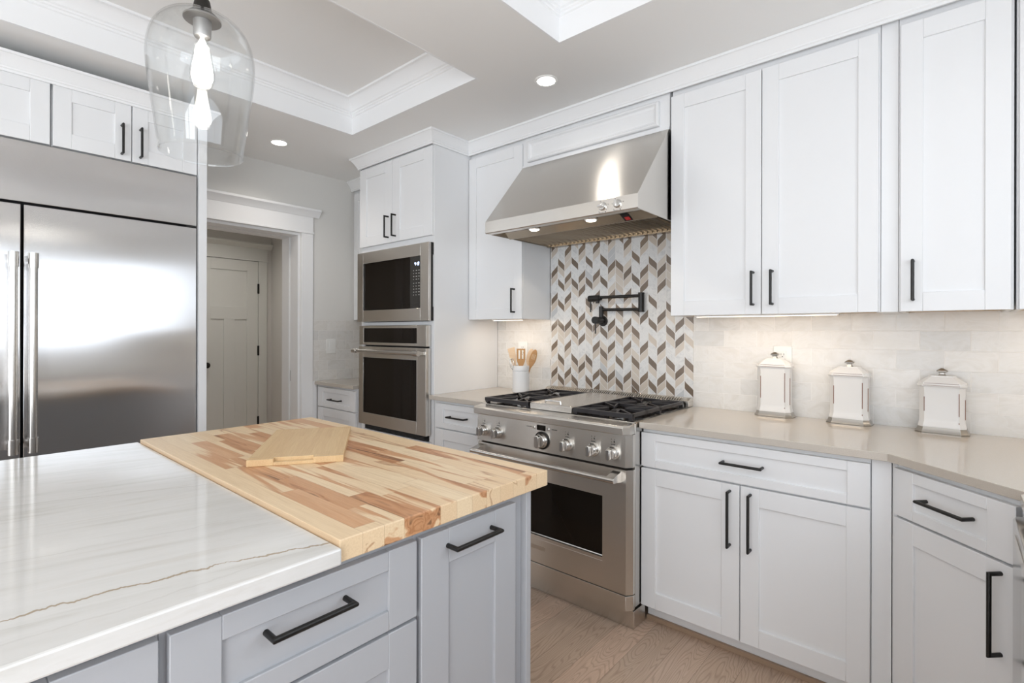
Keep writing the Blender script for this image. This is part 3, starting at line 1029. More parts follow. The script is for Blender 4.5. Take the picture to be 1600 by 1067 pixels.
# wall oven
r = thing('wall_oven', 'built-in stainless wall oven with bar handle, below the microwave', 'oven', (-0.573, -0.645, 0.60))
x0, x1 = -0.946, -0.193
b = new_bm(); box(b, -0.930, -0.216, -0.600, -0.08, 0.597, 1.336)
obj('body', b, M_DARK, r)
b = new_bm()
for q in ((x0, -0.891, 1.203, 1.338), (-0.288, x1, 1.203, 1.338), (-0.891, -0.288, 1.321, 1.338), (-0.891, -0.288, 1.203, 1.221)):
    box(b, q[0], q[1], -0.645, -0.604, q[2], q[3])
p = obj('control_panel', b, M_STEEL, r, bevel=0.001)
b = new_bm(); box(b, -0.8905, -0.2885, -0.642, -0.606, 1.2215, 1.3205)
obj('display', b, M_GLASSBLK, p)
b = new_bm()
for q in ((x0, -0.889, 0.637, 1.192), (-0.284, x1, 0.637, 1.192), (-0.889, -0.284, 1.114, 1.192), (-0.889, -0.284, 0.637, 0.721)):
    box(b, q[0], q[1], -0.648, -0.606, q[2], q[3])
d = obj('door', b, M_STEEL, r, bevel=0.001)
b = new_bm(); box(b, -0.8885, -0.2845, -0.645, -0.610, 0.7215, 1.1135)
obj('window', b, M_GLASSBLK, d)
b = new_bm()
for q in ((-0.894, -0.889, 0.716, 1.119), (-0.284, -0.279, 0.716, 1.119), (-0.889, -0.284, 1.114, 1.119), (-0.889, -0.284, 0.716, 0.721)):
    box(b, q[0], q[1], -0.6495, -0.6485, q[2], q[3])
obj('window_rim', b, M_CHROME, d, smooth=0)
b = new_bm()
tube(b, [(-0.930, -0.700, 1.160), (-0.214, -0.700, 1.160)], 0.0135, 16)
for xa in (-0.940, -0.250):
    tube(b, [(xa, -0.700, 1.160), (xa + 0.048, -0.700, 1.160)], 0.0175, 16)
for xa in (-0.932, -0.226):
    box(b, xa, xa + 0.022, -0.694, -0.6495, 1.150, 1.170)
obj('handle', b, M_STEELV, d)
b = new_bm(); box(b, x0 + 0.06, x1 - 0.025, -0.634, -0.6045, 0.606, 0.6355)
obj('bottom_vent', b, M_DARK, r)

# ------------------------------------------------------------------ refrigerator with side panel and cabinets over it
XF = -0.786
r = thing('refrigerator', 'wide stainless built-in refrigerator with two doors and long tube handles', 'refrigerator', (-1.15, -2.36, 0))
FY0, FY1 = -2.968, -1.748
b = new_bm(); box(b, XL + 0.02, XF - 0.045, FY0 + 0.004, FY1 - 0.004, 0.0, 2.130)
obj('body', b, M_DARK, r)
b = new_bm(); box(b, XF - 0.040, XF, FY0, FY1, 1.866, 2.134)
obj('top_grille_panel', b, M_FRIDGE, r, bevel=0.002)
b = new_bm(); box(b, XF - 0.030, XF - 0.012, FY0, FY1, 0.01, 0.095)
obj('toe_grille', b, M_STEEL, r)
b = new_bm(); box(b, XF - 0.012, XF - 0.003, FY1 - 0.045, FY1 - 0.002, 1.857, 1.8655)
obj('hinge_cover', b, M_BLACK, r)
for y0, y1, hy in ((-2.428, FY1, -2.403), (FY0, -2.437, -2.466)):
    b = new_bm(); box(b, XF - 0.042, XF, y0, y1, 0.10, 1.855)
    d = obj('door', b, M_FRIDGE, r, bevel=0.003)
    b = new_bm()
    hx = XF + 0.072
    tube(b, [(hx, hy, 0.775), (hx, hy, 1.625)], 0.0150, 20)
    for za, zb in ((0.768, 0.832), (1.572, 1.636)):
        tube(b, [(hx, hy, za), (hx, hy, zb)], 0.0178, 20)
    for zc in (0.80, 1.604):
        tube(b, [(XF, hy, zc), (hx - 0.015, hy, zc)], 0.0125, 14)
    obj('handle', b, M_STEELV, d)

b = new_bm(); box(b, XL + 0.002, XF + 0.016, -1.7425, -1.703, 0.0, 2.418)
tag(obj('side_panel', b, M_CAB, bevel=0.001), 'tall white end panel at the right side of the refrigerator', 'panel')
def over_fridge(label, y0, y1, doors):
    r = thing('wall_cabinet', label, 'cabinet', (XF, y0, 2.141), PI / 2)
    b = new_bm(); box(b, 0, y1 - y0, 0.020, 0.74, 0.0, 2.498 - 2.141)
    obj('body', b, M_CAB, r, bevel=0.001, world=False)
    for a, c, hy in doors:
        front(r, 'door', a - y0, c - y0, 0.001, 2.431 - 2.141, M_CAB, 0.066, 0.070, (True, hy - y0, 0.099, 0.138))
over_fridge('white two-door cabinet above the right part of the refrigerator', -2.336, -1.7445, [(-2.332, -2.0385, -2.078), (-2.0345, -1.7475, -2.002)])
over_fridge('white cabinet above the refrigerator, cut off by the left edge of the picture', -2.968, -2.338, [(-2.650, -2.342, -2.61), (-2.965, -2.654, -2.69)])

# ------------------------------------------------------------------ range hood
r = thing('range_hood', 'stainless canopy range hood with sloping front above the range', 'range hood', (0.78, -0.32, 1.85))
hx0, hx1, hyf = 0.3095, 1.2515, -0.634
zb, zm, zt, yt = 1.851, 1.918, 2.301, -0.306
b = new_bm()
t = 0.006
prof = [(-0.012, zb), (hyf + 0.004, zb), (hyf, zb + 0.004), (hyf, zm), (yt, zt), (-0.012, zt)]
prism(b, prof, 'x', hx0, hx0 + t)
prism(b, prof, 'x', hx1 - t, hx1)
prism(b, [(hyf, zb + 0.004), (hyf, zm), (yt, zt), (-0.012, zt), (-0.012, zt - t), (yt - 0.003, zt - t), (hyf + t, zm - 0.003), (hyf + t, zb + 0.004)], 'x', hx0 + t, hx1 - t)
prism(b, [(hyf, zb + 0.004), (hyf + 0.004, zb), (hyf + 0.042, zb), (hyf + 0.042, zb + 0.004)], 'x', hx0 + t, hx1 - t)
for x in (1.072, 1.150):
    for dx, dz in ((-0.028, 0.004), (0.029, 0.006), (0.020, -0.018), (-0.012, 0.026)):
        box(b, x + dx - 0.0015, x + dx + 0.0015, hyf - 0.0005, hyf + 0.0004, 1.886 + dz - 0.0015, 1.886 + dz + 0.0015, 1)
    box(b, x - 0.020, x - 0.0185, hyf - 0.0005, hyf + 0.0004, 1.857, 1.866, 1)
    box(b, x - 0.020, x + 0.004, hyf - 0.0005, hyf + 0.0004, 1.857, 1.8582, 1)
    box(b, x + 0.012, x + 0.017, hyf - 0.0005, hyf + 0.0004, 1.857, 1.861, 1)
obj('canopy', b, [M_STEEL, M_DARK], r, smooth=0.3)
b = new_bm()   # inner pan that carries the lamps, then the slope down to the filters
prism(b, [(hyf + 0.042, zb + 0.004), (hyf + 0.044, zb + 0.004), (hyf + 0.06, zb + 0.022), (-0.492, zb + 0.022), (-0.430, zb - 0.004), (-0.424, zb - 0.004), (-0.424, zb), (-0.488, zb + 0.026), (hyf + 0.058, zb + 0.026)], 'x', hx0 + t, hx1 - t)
M_PAN = mat('shade_tinted_steel', (0.36, 0.30, 0.23), 0.25, 1.0)  # canopy steel darkened and browned to paint the dim reflections under the hood
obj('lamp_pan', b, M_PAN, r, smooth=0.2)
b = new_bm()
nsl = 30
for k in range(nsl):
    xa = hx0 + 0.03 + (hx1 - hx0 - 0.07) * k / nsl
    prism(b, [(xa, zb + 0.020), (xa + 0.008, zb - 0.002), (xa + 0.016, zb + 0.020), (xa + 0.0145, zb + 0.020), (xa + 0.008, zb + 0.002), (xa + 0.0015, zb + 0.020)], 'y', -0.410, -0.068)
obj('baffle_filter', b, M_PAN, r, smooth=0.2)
b = new_bm(); box(b, hx0 + t, hx1 - t, -0.423, -0.062, zb + 0.040, zb + 0.044)
obj('filter_chamber', b, M_DARK, r)
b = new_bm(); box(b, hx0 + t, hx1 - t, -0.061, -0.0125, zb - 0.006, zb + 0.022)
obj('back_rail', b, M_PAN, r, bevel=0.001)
for x in (0.578, 0.940):
    b = new_bm(); lathe(b, [(0.034, zb + 0.0215), (0.034, zb + 0.010), (0.030, zb + 0.006), (0.026, zb + 0.006)], (x, -0.525, 0), 'z', 28)
    p = obj('lamp', b, M_CHROME, r)
    b = new_bm(); lathe(b, [(0.026, zb + 0.0058), (0.024, zb + 0.003), (0.004, zb + 0.002)], (x, -0.525, 0), 'z', 28)
    obj('lamp_lens', b, M_HOODLED, p)
    dl = bpy.data.lights.new('hood_lamp', 'SPOT')
    dl.energy, dl.color, dl.spot_size, dl.shadow_soft_size = 2.5, (1.0, 0.86, 0.68), 2.2, 0.03
    ol = bpy.data.objects.new('hood_lamp', dl); COL.objects.link(ol); ol.location = (x, -0.525, zb - 0.004)
for x, an in ((1.072, 0.0), (1.150, PI / 2)):
    b = new_bm()
    lathe(b, [(0.020, hyf), (0.020, hyf - 0.005), (0.017, hyf - 0.009), (0.016, hyf - 0.010)], (x, 0, 1.886), 'y', 24)
    k = obj('knob', b, M_PLASTIC if False else M_KNOB, r)
    b = new_bm()
    if an:
        box(b, x - 0.006, x + 0.006, hyf - 0.026, hyf - 0.0102, 1.870, 1.902)
    else:
        box(b, x - 0.016, x + 0.016, hyf - 0.026, hyf - 0.0102, 1.880, 1.892)
    obj('knob_grip', b, M_KNOB, k, bevel=0.002)
b = new_bm()
def on_slope(t, d):
    return (-0.492 + 0.062 * t - 0.39 * d, zb + 0.022 - 0.026 * t - 0.92 * d)
box(b, 1.082, 1.126, -0.552, -0.494, zb + 0.0208, zb + 0.0219, 0)
prism(b, [on_slope(0.04, 0.0002), on_slope(0.92, 0.0002), on_slope(0.92, 0.0012), on_slope(0.04, 0.0012)], 'x', 1.082, 1.126, 0)
prism(b, [on_slope(0.42, 0.0013), on_slope(0.82, 0.0013), on_slope(0.82, 0.0018), on_slope(0.42, 0.0018)], 'x', 1.092, 1.118, 1)
obj('painted_reflection', b, [M_DARK, M_RED], r, smooth=0)  # switch and its red LED mirrored in the pan, painted as flat patches

# ------------------------------------------------------------------ range
r = thing('range', 'freestanding stainless gas range with six knobs and a dark oven window', 'range', (0.788, -0.38, 0))
rx0, rx1 = 0.3185, 1.2620
b = new_bm()
box(b, rx0, rx1, -0.672, -0.016, 0.090, 0.896)
obj('body', b, M_STEELV, r, bevel=0.001)
def slab(y0, y1, ch, z0, z1, x0=None, x1=None):
    """front slab with clipped vertical corners"""
    bm = new_bm()
    a, c = x0 or rx0, x1 or rx1
    prism(bm, [(a, y1), (a, y0 + ch), (a + ch * 0.75, y0), (c - ch * 0.75, y0), (c, y0 + ch), (c, y1)], 'z', z0, z1)
    return bm
b = slab(-0.722, -0.6725, 0.028, 0.7075, 0.8500)
for x in (0.388, 0.494, 0.934, 1.078, 1.180):
    z = 0.812
    for dx, dz in ((-0.008, 0.0), (0.008, 0.0), (-0.008, 0.012), (0.008, 0.012)):
        box(b, x + dx - 0.0008, x + dx + 0.0008, -0.7226, -0.7218, z + dz - 0.002, z + dz + 0.002, 1)
    box(b, x + 0.003, x + 0.008, -0.7226, -0.7218, z, z + 0.006, 1)
    for q in range(4):
        box(b, x - 0.010 + q * 0.0055, x - 0.0065 + q * 0.0055, -0.7226, -0.7218, z - 0.0125, z - 0.009, 1)
for x0 in (0.690, 0.845):
    for q in range(5):
        box(b, x0 + q * 0.0065, x0 + 0.0045 + q * 0.0065, -0.7226, -0.7218, 0.8225, 0.826, 1)
cp = obj('control_panel', b, [M_STEEL, M_DARK], r, smooth=0.3)
b = new_bm()
ch = 0.020
rings = []
for y, z in ((-0.6725, 0.851), (-0.738, 0.851), (-0.750, 0.856), (-0.752, 0.884), (-0.746, 0.893), (-0.70, 0.8975), (-0.6725, 0.8975)):
    rings.append((y, z))
prism(b, rings, 'x', rx0 + ch, rx1 - ch)
# clipped end blocks
for s, xa, xb in ((1, rx1 - ch, rx1 - 0.002), (-1, rx0 + ch, rx0 + 0.002)):
    A = [(xa, y, z) for y, z in rings]
    B = [(xb, min(y + 0.034, -0.6725) if y < -0.68 else y, z) for y, z in rings]
    loft(b, [A, B])
obj('bullnose_rail', b, M_STEEL, r, bevel=0.0012, smooth=0.3)

# cooktop
b = new_bm()
box(b, rx0 + 0.004, rx1 - 0.004, -0.672, -0.085, 0.8975, 0.9005)
obj('cooktop', b, M_STEEL, r, bevel=0.0008)
b = new_bm()
for xa, xb in ((0.345, 0.655), (0.925, 1.240)):
    box(b, xa, xb, -0.655, -0.095, 0.9007, 0.9030)
obj('burner_tray', b, M_GLASSBLK, r)
for bx, by in ((0.50, -0.50), (0.50, -0.24), (1.083, -0.50), (1.083, -0.24)):
    b = new_bm()
    lathe(b, [(0.045, 0.9032), (0.045, 0.910), (0.034, 0.912), (0.034, 0.918), (0.030, 0.921), (0.005, 0.922)], (bx, by, 0), 'z', 24)
    obj('burner', b, M_IRON, r)
def grate(xa, xb):
    bm = new_bm()
    ya, yb = -0.662, -0.092
    z0, z1 = 0.918, 0.934
    ym = (ya + yb) / 2
    w = 0.012
    box(bm, xa, xb, ya - 0.006, ya + w, z0 - 0.004, z1)
    box(bm, xa, xb, yb - w, yb, z0, z1)
    for x in (xa, xb - w):
        box(bm, x, x + w, ya, yb, z0, z1)
    box(bm, xa, xb, ym - 0.007, ym + 0.007, z0, z1)
    for x in (xa, xb - 0.02):
        for y in (ya, ym - 0.01, yb - 0.02):
            box(bm, x, x + 0.02, y, y + 0.02, 0.9035, z0 + 0.001)
    def bar(p, q, ww=0.009):
        p, q = Vector((*p, 0)), Vector((*q, 0))
        d = (q - p)
        L = d.length
        s = len(bm.verts)
        box(bm, 0, L, -ww / 2, ww / 2, z0 + 0.003, z1)
        bm.verts.ensure_lookup_table()
        shift(bm, s, Matrix.Translation(p) @ Matrix.Rotation(math.atan2(d.y, d.x), 4, 'Z'))
    for c0, c1 in ((ya, ym), (ym, yb)):
        cx, cy = (xa + xb) / 2, (c0 + c1) / 2
        for sx in (-1, 1):
            for sy in (-1, 1):
                bar((cx + sx * 0.030, cy + sy * 0.026), (cx + sx * (xb - xa) / 2 * 0.97, cy + sy * (c1 - c0) / 2 * 0.97))
            bar((cx + sx * 0.045, cy), (cx + sx * (xb - xa) / 2, cy))
        bar((cx - 0.030, cy - 0.026), (cx - 0.075, c0))
        bar((cx + 0.030, cy + 0.026), (cx + 0.075, c1))
        bar((cx + 0.030, cy - 0.026), (cx + 0.075, c0))
        bar((cx - 0.030, cy + 0.026), (cx - 0.075, c1))
    return bm
for xa, xb in ((0.342, 0.652), (0.930, 1.243)):
    obj('grate', grate(xa, xb), M_IRON, r, bevel=0.0012)
b = new_bm()
loft(b, [[(0.664, -0.664, 0.9035), (0.918, -0.664, 0.9035), (0.918, -0.094, 0.9035), (0.664, -0.094, 0.9035)],
         [(0.662, -0.664, 0.930), (0.920, -0.664, 0.930), (0.920, -0.092, 0.930), (0.662, -0.092, 0.930)],
         [(0.668, -0.658, 0.936), (0.914, -0.658, 0.936), (0.914, -0.098, 0.936), (0.668, -0.098, 0.936)]])
g = obj('griddle_cover', b, M_STEEL, r, bevel=0.001, smooth=0.3)
b = new_bm(); tube(b, [(0.742, -0.640, 0.936), (0.746, -0.640, 0.950), (0.836, -0.640, 0.950), (0.840, -0.640, 0.936)], 0.0042, 10)
obj('handle', b, M_CHROME, g)
# vent trim at the back with slots
b = new_bm()
box(b, rx0, rx1, -0.082, -0.016, 0.9006, 0.928)
prism(b, [(-0.082, 0.9285), (-0.082, 0.9335), (-0.060, 0.945), (-0.040, 0.9475), (-0.016, 0.9475), (-0.016, 0.9285)], 'x', rx0, rx0 + 0.028)
prism(b, [(-0.082, 0.9285), (-0.082, 0.9335), (-0.060, 0.945), (-0.040, 0.9475), (-0.016, 0.9475), (-0.016, 0.9285)], 'x', rx1 - 0.040, rx1)
box(b, rx0 + 0.028, rx1 - 0.040, -0.030, -0.016, 0.9285, 0.9475)
box(b, rx0 + 0.028, rx1 - 0.040, -0.082, -0.076, 0.9285, 0.9335)
v = obj('vent_trim', b, M_STEEL, r, bevel=0.0008)
b = new_bm()
n_s = 62
for k in range(n_s + 1):
    x = rx0 + 0.028 + (rx1 - 0.04 - rx0 - 0.028 - 0.007) * k / n_s
    wide = 0.018 if k in (20, 31, 42) else 0.007
    prism(b, [(-0.078, 0.9285), (-0.078, 0.9335), (-0.058, 0.945), (-0.040, 0.9475), (-0.030, 0.9475), (-0.030, 0.9285)], 'x', x, min(x + wide, rx1 - 0.041))
obj('vent_slats', b, M_STEEL, v, smooth=0.3)
b = new_bm(); box(b, rx0 + 0.030, rx1 - 0.042, -0.0755, -0.0305, 0.9282, 0.9300)
obj('vent_shadow', b, M_DARK, v)
# oven door
b = new_bm()
wx0, wx1, wz0, wz1 = 0.457, 1.123, 0.286, 0.562
dy0, dy1 = -0.716, -0.6725
def door_part(x0, x1, z0, z1):
    c0 = 0.028 if abs(x0 - rx0) < 0.01 else 0.0
    c1 = 0.028 if abs(x1 - rx1) < 0.01 else 0.0
    poly = [(x0, dy1)] + ([(x0, dy0 + c0), (x0 + c0 * 0.75, dy0)] if c0 else [(x0, dy0)]) + ([(x1 - c1 * 0.75, dy0), (x1, dy0 + c1)] if c1 else [(x1, dy0)]) + [(x1, dy1)]
    prism(b, poly, 'z', z0, z1)
door_part(rx0 + 0.001, wx0, 0.152, 0.6955)
door_part(wx1, rx1 - 0.001, 0.152, 0.6955)
door_part(wx0, wx1, 0.152, wz0)
door_part(wx0, wx1, wz1, 0.6955)
d = obj('oven_door', b, M_STEEL, r, smooth=0.3)
b = new_bm(); box(b, wx0 + 0.0005, wx1 - 0.0005, dy0 + 0.016, dy1 - 0.005, wz0 + 0.0005, wz1 - 0.0005)
obj('window', b, M_GLASSBLK, d, smooth=0)
b = new_bm()
prism(b, [(dy0 - 0.0004, wz0 - 0.016), (dy0 + 0.0155, wz0 + 0.003), (dy0 + 0.0155, wz0 + 0.0008), (dy0 - 0.0004, wz0 - 0.018)], 'x', wx0, wx1)
obj('window_rim', b, M_CHROME, d, smooth=0)
b = new_bm()
hxa, hxb = 0.352, 1.222
tube(b, [(hxa, -0.783, 0.661), (hxb, -0.783, 0.661)], 0.0125, 18)
for xa, xb in ((hxa + 0.002, hxa + 0.042), (hxb - 0.042, hxb - 0.002)):
    prism(b, [(-0.786, 0.650), (-0.786, 0.672), (-0.7165, 0.690), (-0.7165, 0.640)], 'x', xa, xb)
obj('handle', b, M_STEELV, d, bevel=0.001)
b = new_bm(); box(b, 0.69, 0.80, dy0 - 0.0005, dy0 - 0.0001, 0.218, 0.238)
obj('badge_plate', b, M_STEELV, d, smooth=0)
b = slab(-0.716, -0.6725, 0.028, 0.082, 0.147, rx0 + 0.001, rx1 - 0.001)
obj('lower_panel', b, M_STEEL, r, bevel=0.001, smooth=0.3)
b = new_bm(); box(b, rx0 + 0.012, rx1 + 0.002, -0.686, -0.580, 0.0, 0.078)
obj('kick_plate', b, M_STEEL, r, bevel=0.001)
b = new_bm(); box(b, rx0 + 0.012, rx1 - 0.012, -0.6765, -0.6725, 0.697, 0.7065)
obj('door_gap', b, M_DARK, r, smooth=0)
# knobs
for x, R in ((0.388, 0.030), (0.494, 0.030), (0.786, 0.038), (0.934, 0.030), (1.078, 0.030), (1.180, 0.030)):
    b = new_bm()
    z = 0.764
    y = -0.722
    lathe(b, [(R, y), (R, y - 0.006), (R * 0.93, y - 0.012), (R * 0.86, y - 0.016), (R * 0.84, y - 0.026), (R * 0.76, y - 0.030)], (x, 0, z), 'y', 36)
    k = obj('knob', b, M_KNOB, r, smooth=0.4)
    if R > 0.035:
        b = new_bm(); lathe(b, [(R + 0.006, y - 0.0002), (R + 0.006, y - 0.005), (R + 0.0005, y - 0.008)], (x, 0, z), 'y', 36, cap1=False)
        obj('knob_bezel', b, M_BLACK, k, smooth=0.4)
    b = new_bm()
    q = R * 0.36
    hh = R * 0.80
    prism(b, [(x - q, z - hh * 0.90), (x - q * 0.2, z - hh * 1.05), (x + q * 0.2, z - hh * 1.05), (x + q, z - hh * 0.90), (x + q, z + hh * 0.80), (x + q * 0.3, z + hh * 0.95), (x - q * 0.3, z + hh * 0.95), (x - q, z + hh * 0.80)], 'y', y - 0.050, y - 0.0305)
    obj('knob_grip', b, M_KNOB, k, bevel=0.003)
    b = new_bm()
    box(b, x - 0.009, x + 0.009, y - 0.0135, y - 0.0125, z + R * 0.82, z + R * 0.98)
    obj('knob_mark', b, M_BLACK, k, smooth=0)
b = new_bm(); box(b, 0.754, 0.806, -0.7245, -0.7222, 0.812, 0.838)
cl = obj('clock_display', b, M_GLASSBLK, cp, bevel=0.001)
for x in (0.736, 0.824):
    b = new_bm(); lathe(b, [(0.0075, -0.7222), (0.0075, -0.726), (0.005, -0.728)], (x, 0, 0.823), 'y', 18)
    obj('clock_button', b, M_CHROME, cp)

# ------------------------------------------------------------------ pot filler on the mosaic
r = thing('pot_filler', 'black folding pot filler tap on the leaf mosaic above the range', 'faucet', (0.706, -0.011, 1.364))
b = new_bm()
lathe(b, [(0.031, -0.0112), (0.031, -0.018), (0.028, -0.021), (0.012, -0.022)], (0.706, 0, 1.364), 'y', 28)
obj('wall_flange', b, M_BLACK, r)
b = new_bm()
lathe(b, [(0.0195, -0.0215), (0.0195, -0.088), (0.0215, -0.090), (0.0215, -0.112), (0.0195, -0.114), (0.003, -0.1145)], (0.706, 0, 1.368), 'y', 24)
vb = obj('valve_body', b, M_BLACK, r)
b = new_bm(); tube(b, [(0.706, -0.101, 1.350), (0.706, -0.101, 1.288)], 0.0040, 10)
obj('lever', b, M_BLACK, vb)
b = new_bm(); tube(b, [(0.706, -0.036, 1.384), (0.706, -0.036, 1.452)], 0.0135, 18)
obj('pivot_post', b, M_BLACK, r)
b = new_bm(); tube(b, [(0.716, -0.036, 1.432), (0.962, -0.036, 1.428)], 0.0085, 16)
obj('lower_arm', b, M_BLACK, r)
b = new_bm(); tube(b, [(0.968, -0.036, 1.415), (0.968, -0.036, 1.522)], 0.0165, 20)
lathe(b, [(0.018, 1.413), (0.018, 1.4205)], (0.968, -0.036, 0), 'z', 20)
lathe(b, [(0.018, 1.516), (0.018, 1.5235)], (0.968, -0.036, 0), 'z', 20)
obj('elbow_joint', b, M_BLACK, r)
b = new_bm(); tube(b, [(0.960, -0.044, 1.505), (0.722, -0.062, 1.505)], 0.0088, 16)
obj('upper_arm', b, M_BLACK, r)
b = new_bm()
lathe(b, [(0.013, 0.722), (0.013, 0.712), (0.0195, 0.708), (0.0195, 0.640), (0.018, 0.636), (0.003, 0.635)], (0, -0.063, 1.500), 'x', 24)
tube(b, [(0.697, -0.063, 1.486), (0.697, -0.063, 1.470)], 0.011, 16)
sv = obj('spout_valve', b, M_BLACK, r)
b = new_bm(); tube(b, [(0.648, -0.063, 1.484), (0.648, -0.063, 1.418)], 0.0040, 10)
obj('lever', b, M_BLACK, sv)

# ------------------------------------------------------------------ island
r_isl = PI / 2
XI = 1.44
def island_cab(name, label, y0, y1, fronts, stile0=0.0, stile1=0.0):
    r = thing(name, label, 'cabinet', (XI, y0, 0), r_isl)
    bm = new_bm()
    box(bm, 0, y1 - y0, 0.020, 1.28, 0.10, 0.8690)
    box(bm, 0.001, y1 - y0 - 0.001, 0.09, 1.2, 0.0, 0.0995)
    obj('body', bm, M_ISLDARK, r, bevel=0.001, world=False)
    for kind, a, c, z0, z1, rail, rz, h in fronts:
        front(r, kind, a - y0, c - y0, z0, z1, M_ISL, rail, rz, (h[0], h[1] - y0, h[2], h[3]) if h else None)
    return r
island_cab('pull_out_cabinet', 'grey island cabinet with one pull-out door under the butcher block corner', -2.012, -1.642,
           [('door', -2.003, -1.687, 0.11, 0.8465, 0.080, 0.080, (False, -1.855, 0.808, 0.145))])
island_cab('drawer_cabinet', 'grey island drawer cabinet left of the pull-out door, a black pull on its top drawer', -2.485, -2.0125,
           [('drawer', -2.476, -2.016, 0.683, 0.8465, 0.072, 0.040, (False, -2.262, 0.790, 0.148)),
            ('drawer', -2.476, -2.016, 0.40, 0.676, 0.072, 0.072, (False, -2.262, 0.55, 0.148)),
            ('drawer', -2.476, -2.016, 0.11, 0.393, 0.072, 0.072, (False, -2.262, 0.28, 0.148))])
island_cab('drawer_cabinet', 'grey island cabinet at the bottom left corner, under the marble edge', -3.300, -2.4855,
           [('drawer', -3.292, -2.4895, 0.600, 0.8465, 0.120, 0.085, (False, -2.90, 0.77, 0.148)),
            ('door', -3.292, -2.893, 0.11, 0.593, 0.072, 0.072, None), ('door', -2.889, -2.4895, 0.11, 0.593, 0.072, 0.072, None)])
island_cab('drawer_cabinet', 'grey island cabinet beyond the left edge of the picture', -4.20, -3.3005,
           [('door', -4.192, -3.748, 0.11, 0.8465, 0.072, 0.072, None), ('door', -3.744, -3.309, 0.11, 0.8465, 0.072, 0.072, None)])
b = new_bm(); box(b, 0.150, XI - 0.001, -1.6415, -1.622, 0.0, 0.8690)
tag(obj('end_panel', b, M_ISL, bevel=0.001), 'grey end panel of the island facing the range', 'panel')

b = new_bm(); box(b, 0.116, 1.4705, -4.26, -2.2125, 0.8700, ZCT)
tag(obj('island_countertop', b, M_MARBLE, bevel=0.004, smooth=0), 'white marble island top with a thin brown vein', 'countertop')
b = new_bm(); box(b, 0.132, 1.4595, -2.2116, -1.5735, 0.8700, 0.9125)
tag(obj('butcher_block', b, M_BLOCK, bevel=0.0022, smooth=0), 'thick butcher block top of mixed staves at the island end', 'countertop')

# cutting board lying on the block
r = thing('cutting_board', 'bamboo cutting board lying askew on the butcher block', 'cutting board', (0.680, -1.8765, 0.9127), math.radians(-34.0))
L2, W2, zt_ = 0.236, 0.131, 0.019
b = new_bm(); box(b, -L2 + 0.020, L2 - 0.0205, -W2, W2, 0.0, zt_)
obj('board', b, M_BOARD, r, bevel=0.0015, world=False)
b = new_bm(); box(b, -L2, -L2 + 0.0197, -W2, W2, 0.0, zt_)
obj('end_strip', b, M_BOARD, r, bevel=0.0015, world=False)
b = new_bm()
box(b, L2 - 0.0202, L2, -W2, -W2 * 0.46, 0.0, zt_)
box(b, L2 - 0.0202, L2, W2 * 0.36, W2, 0.0, zt_)
box(b, L2 - 0.0202, L2, -W2 * 0.46, W2 * 0.36, 0.0, zt_ - 0.010)
obj('grip_strip', b, M_BOARD, r, bevel=0.001, world=False)

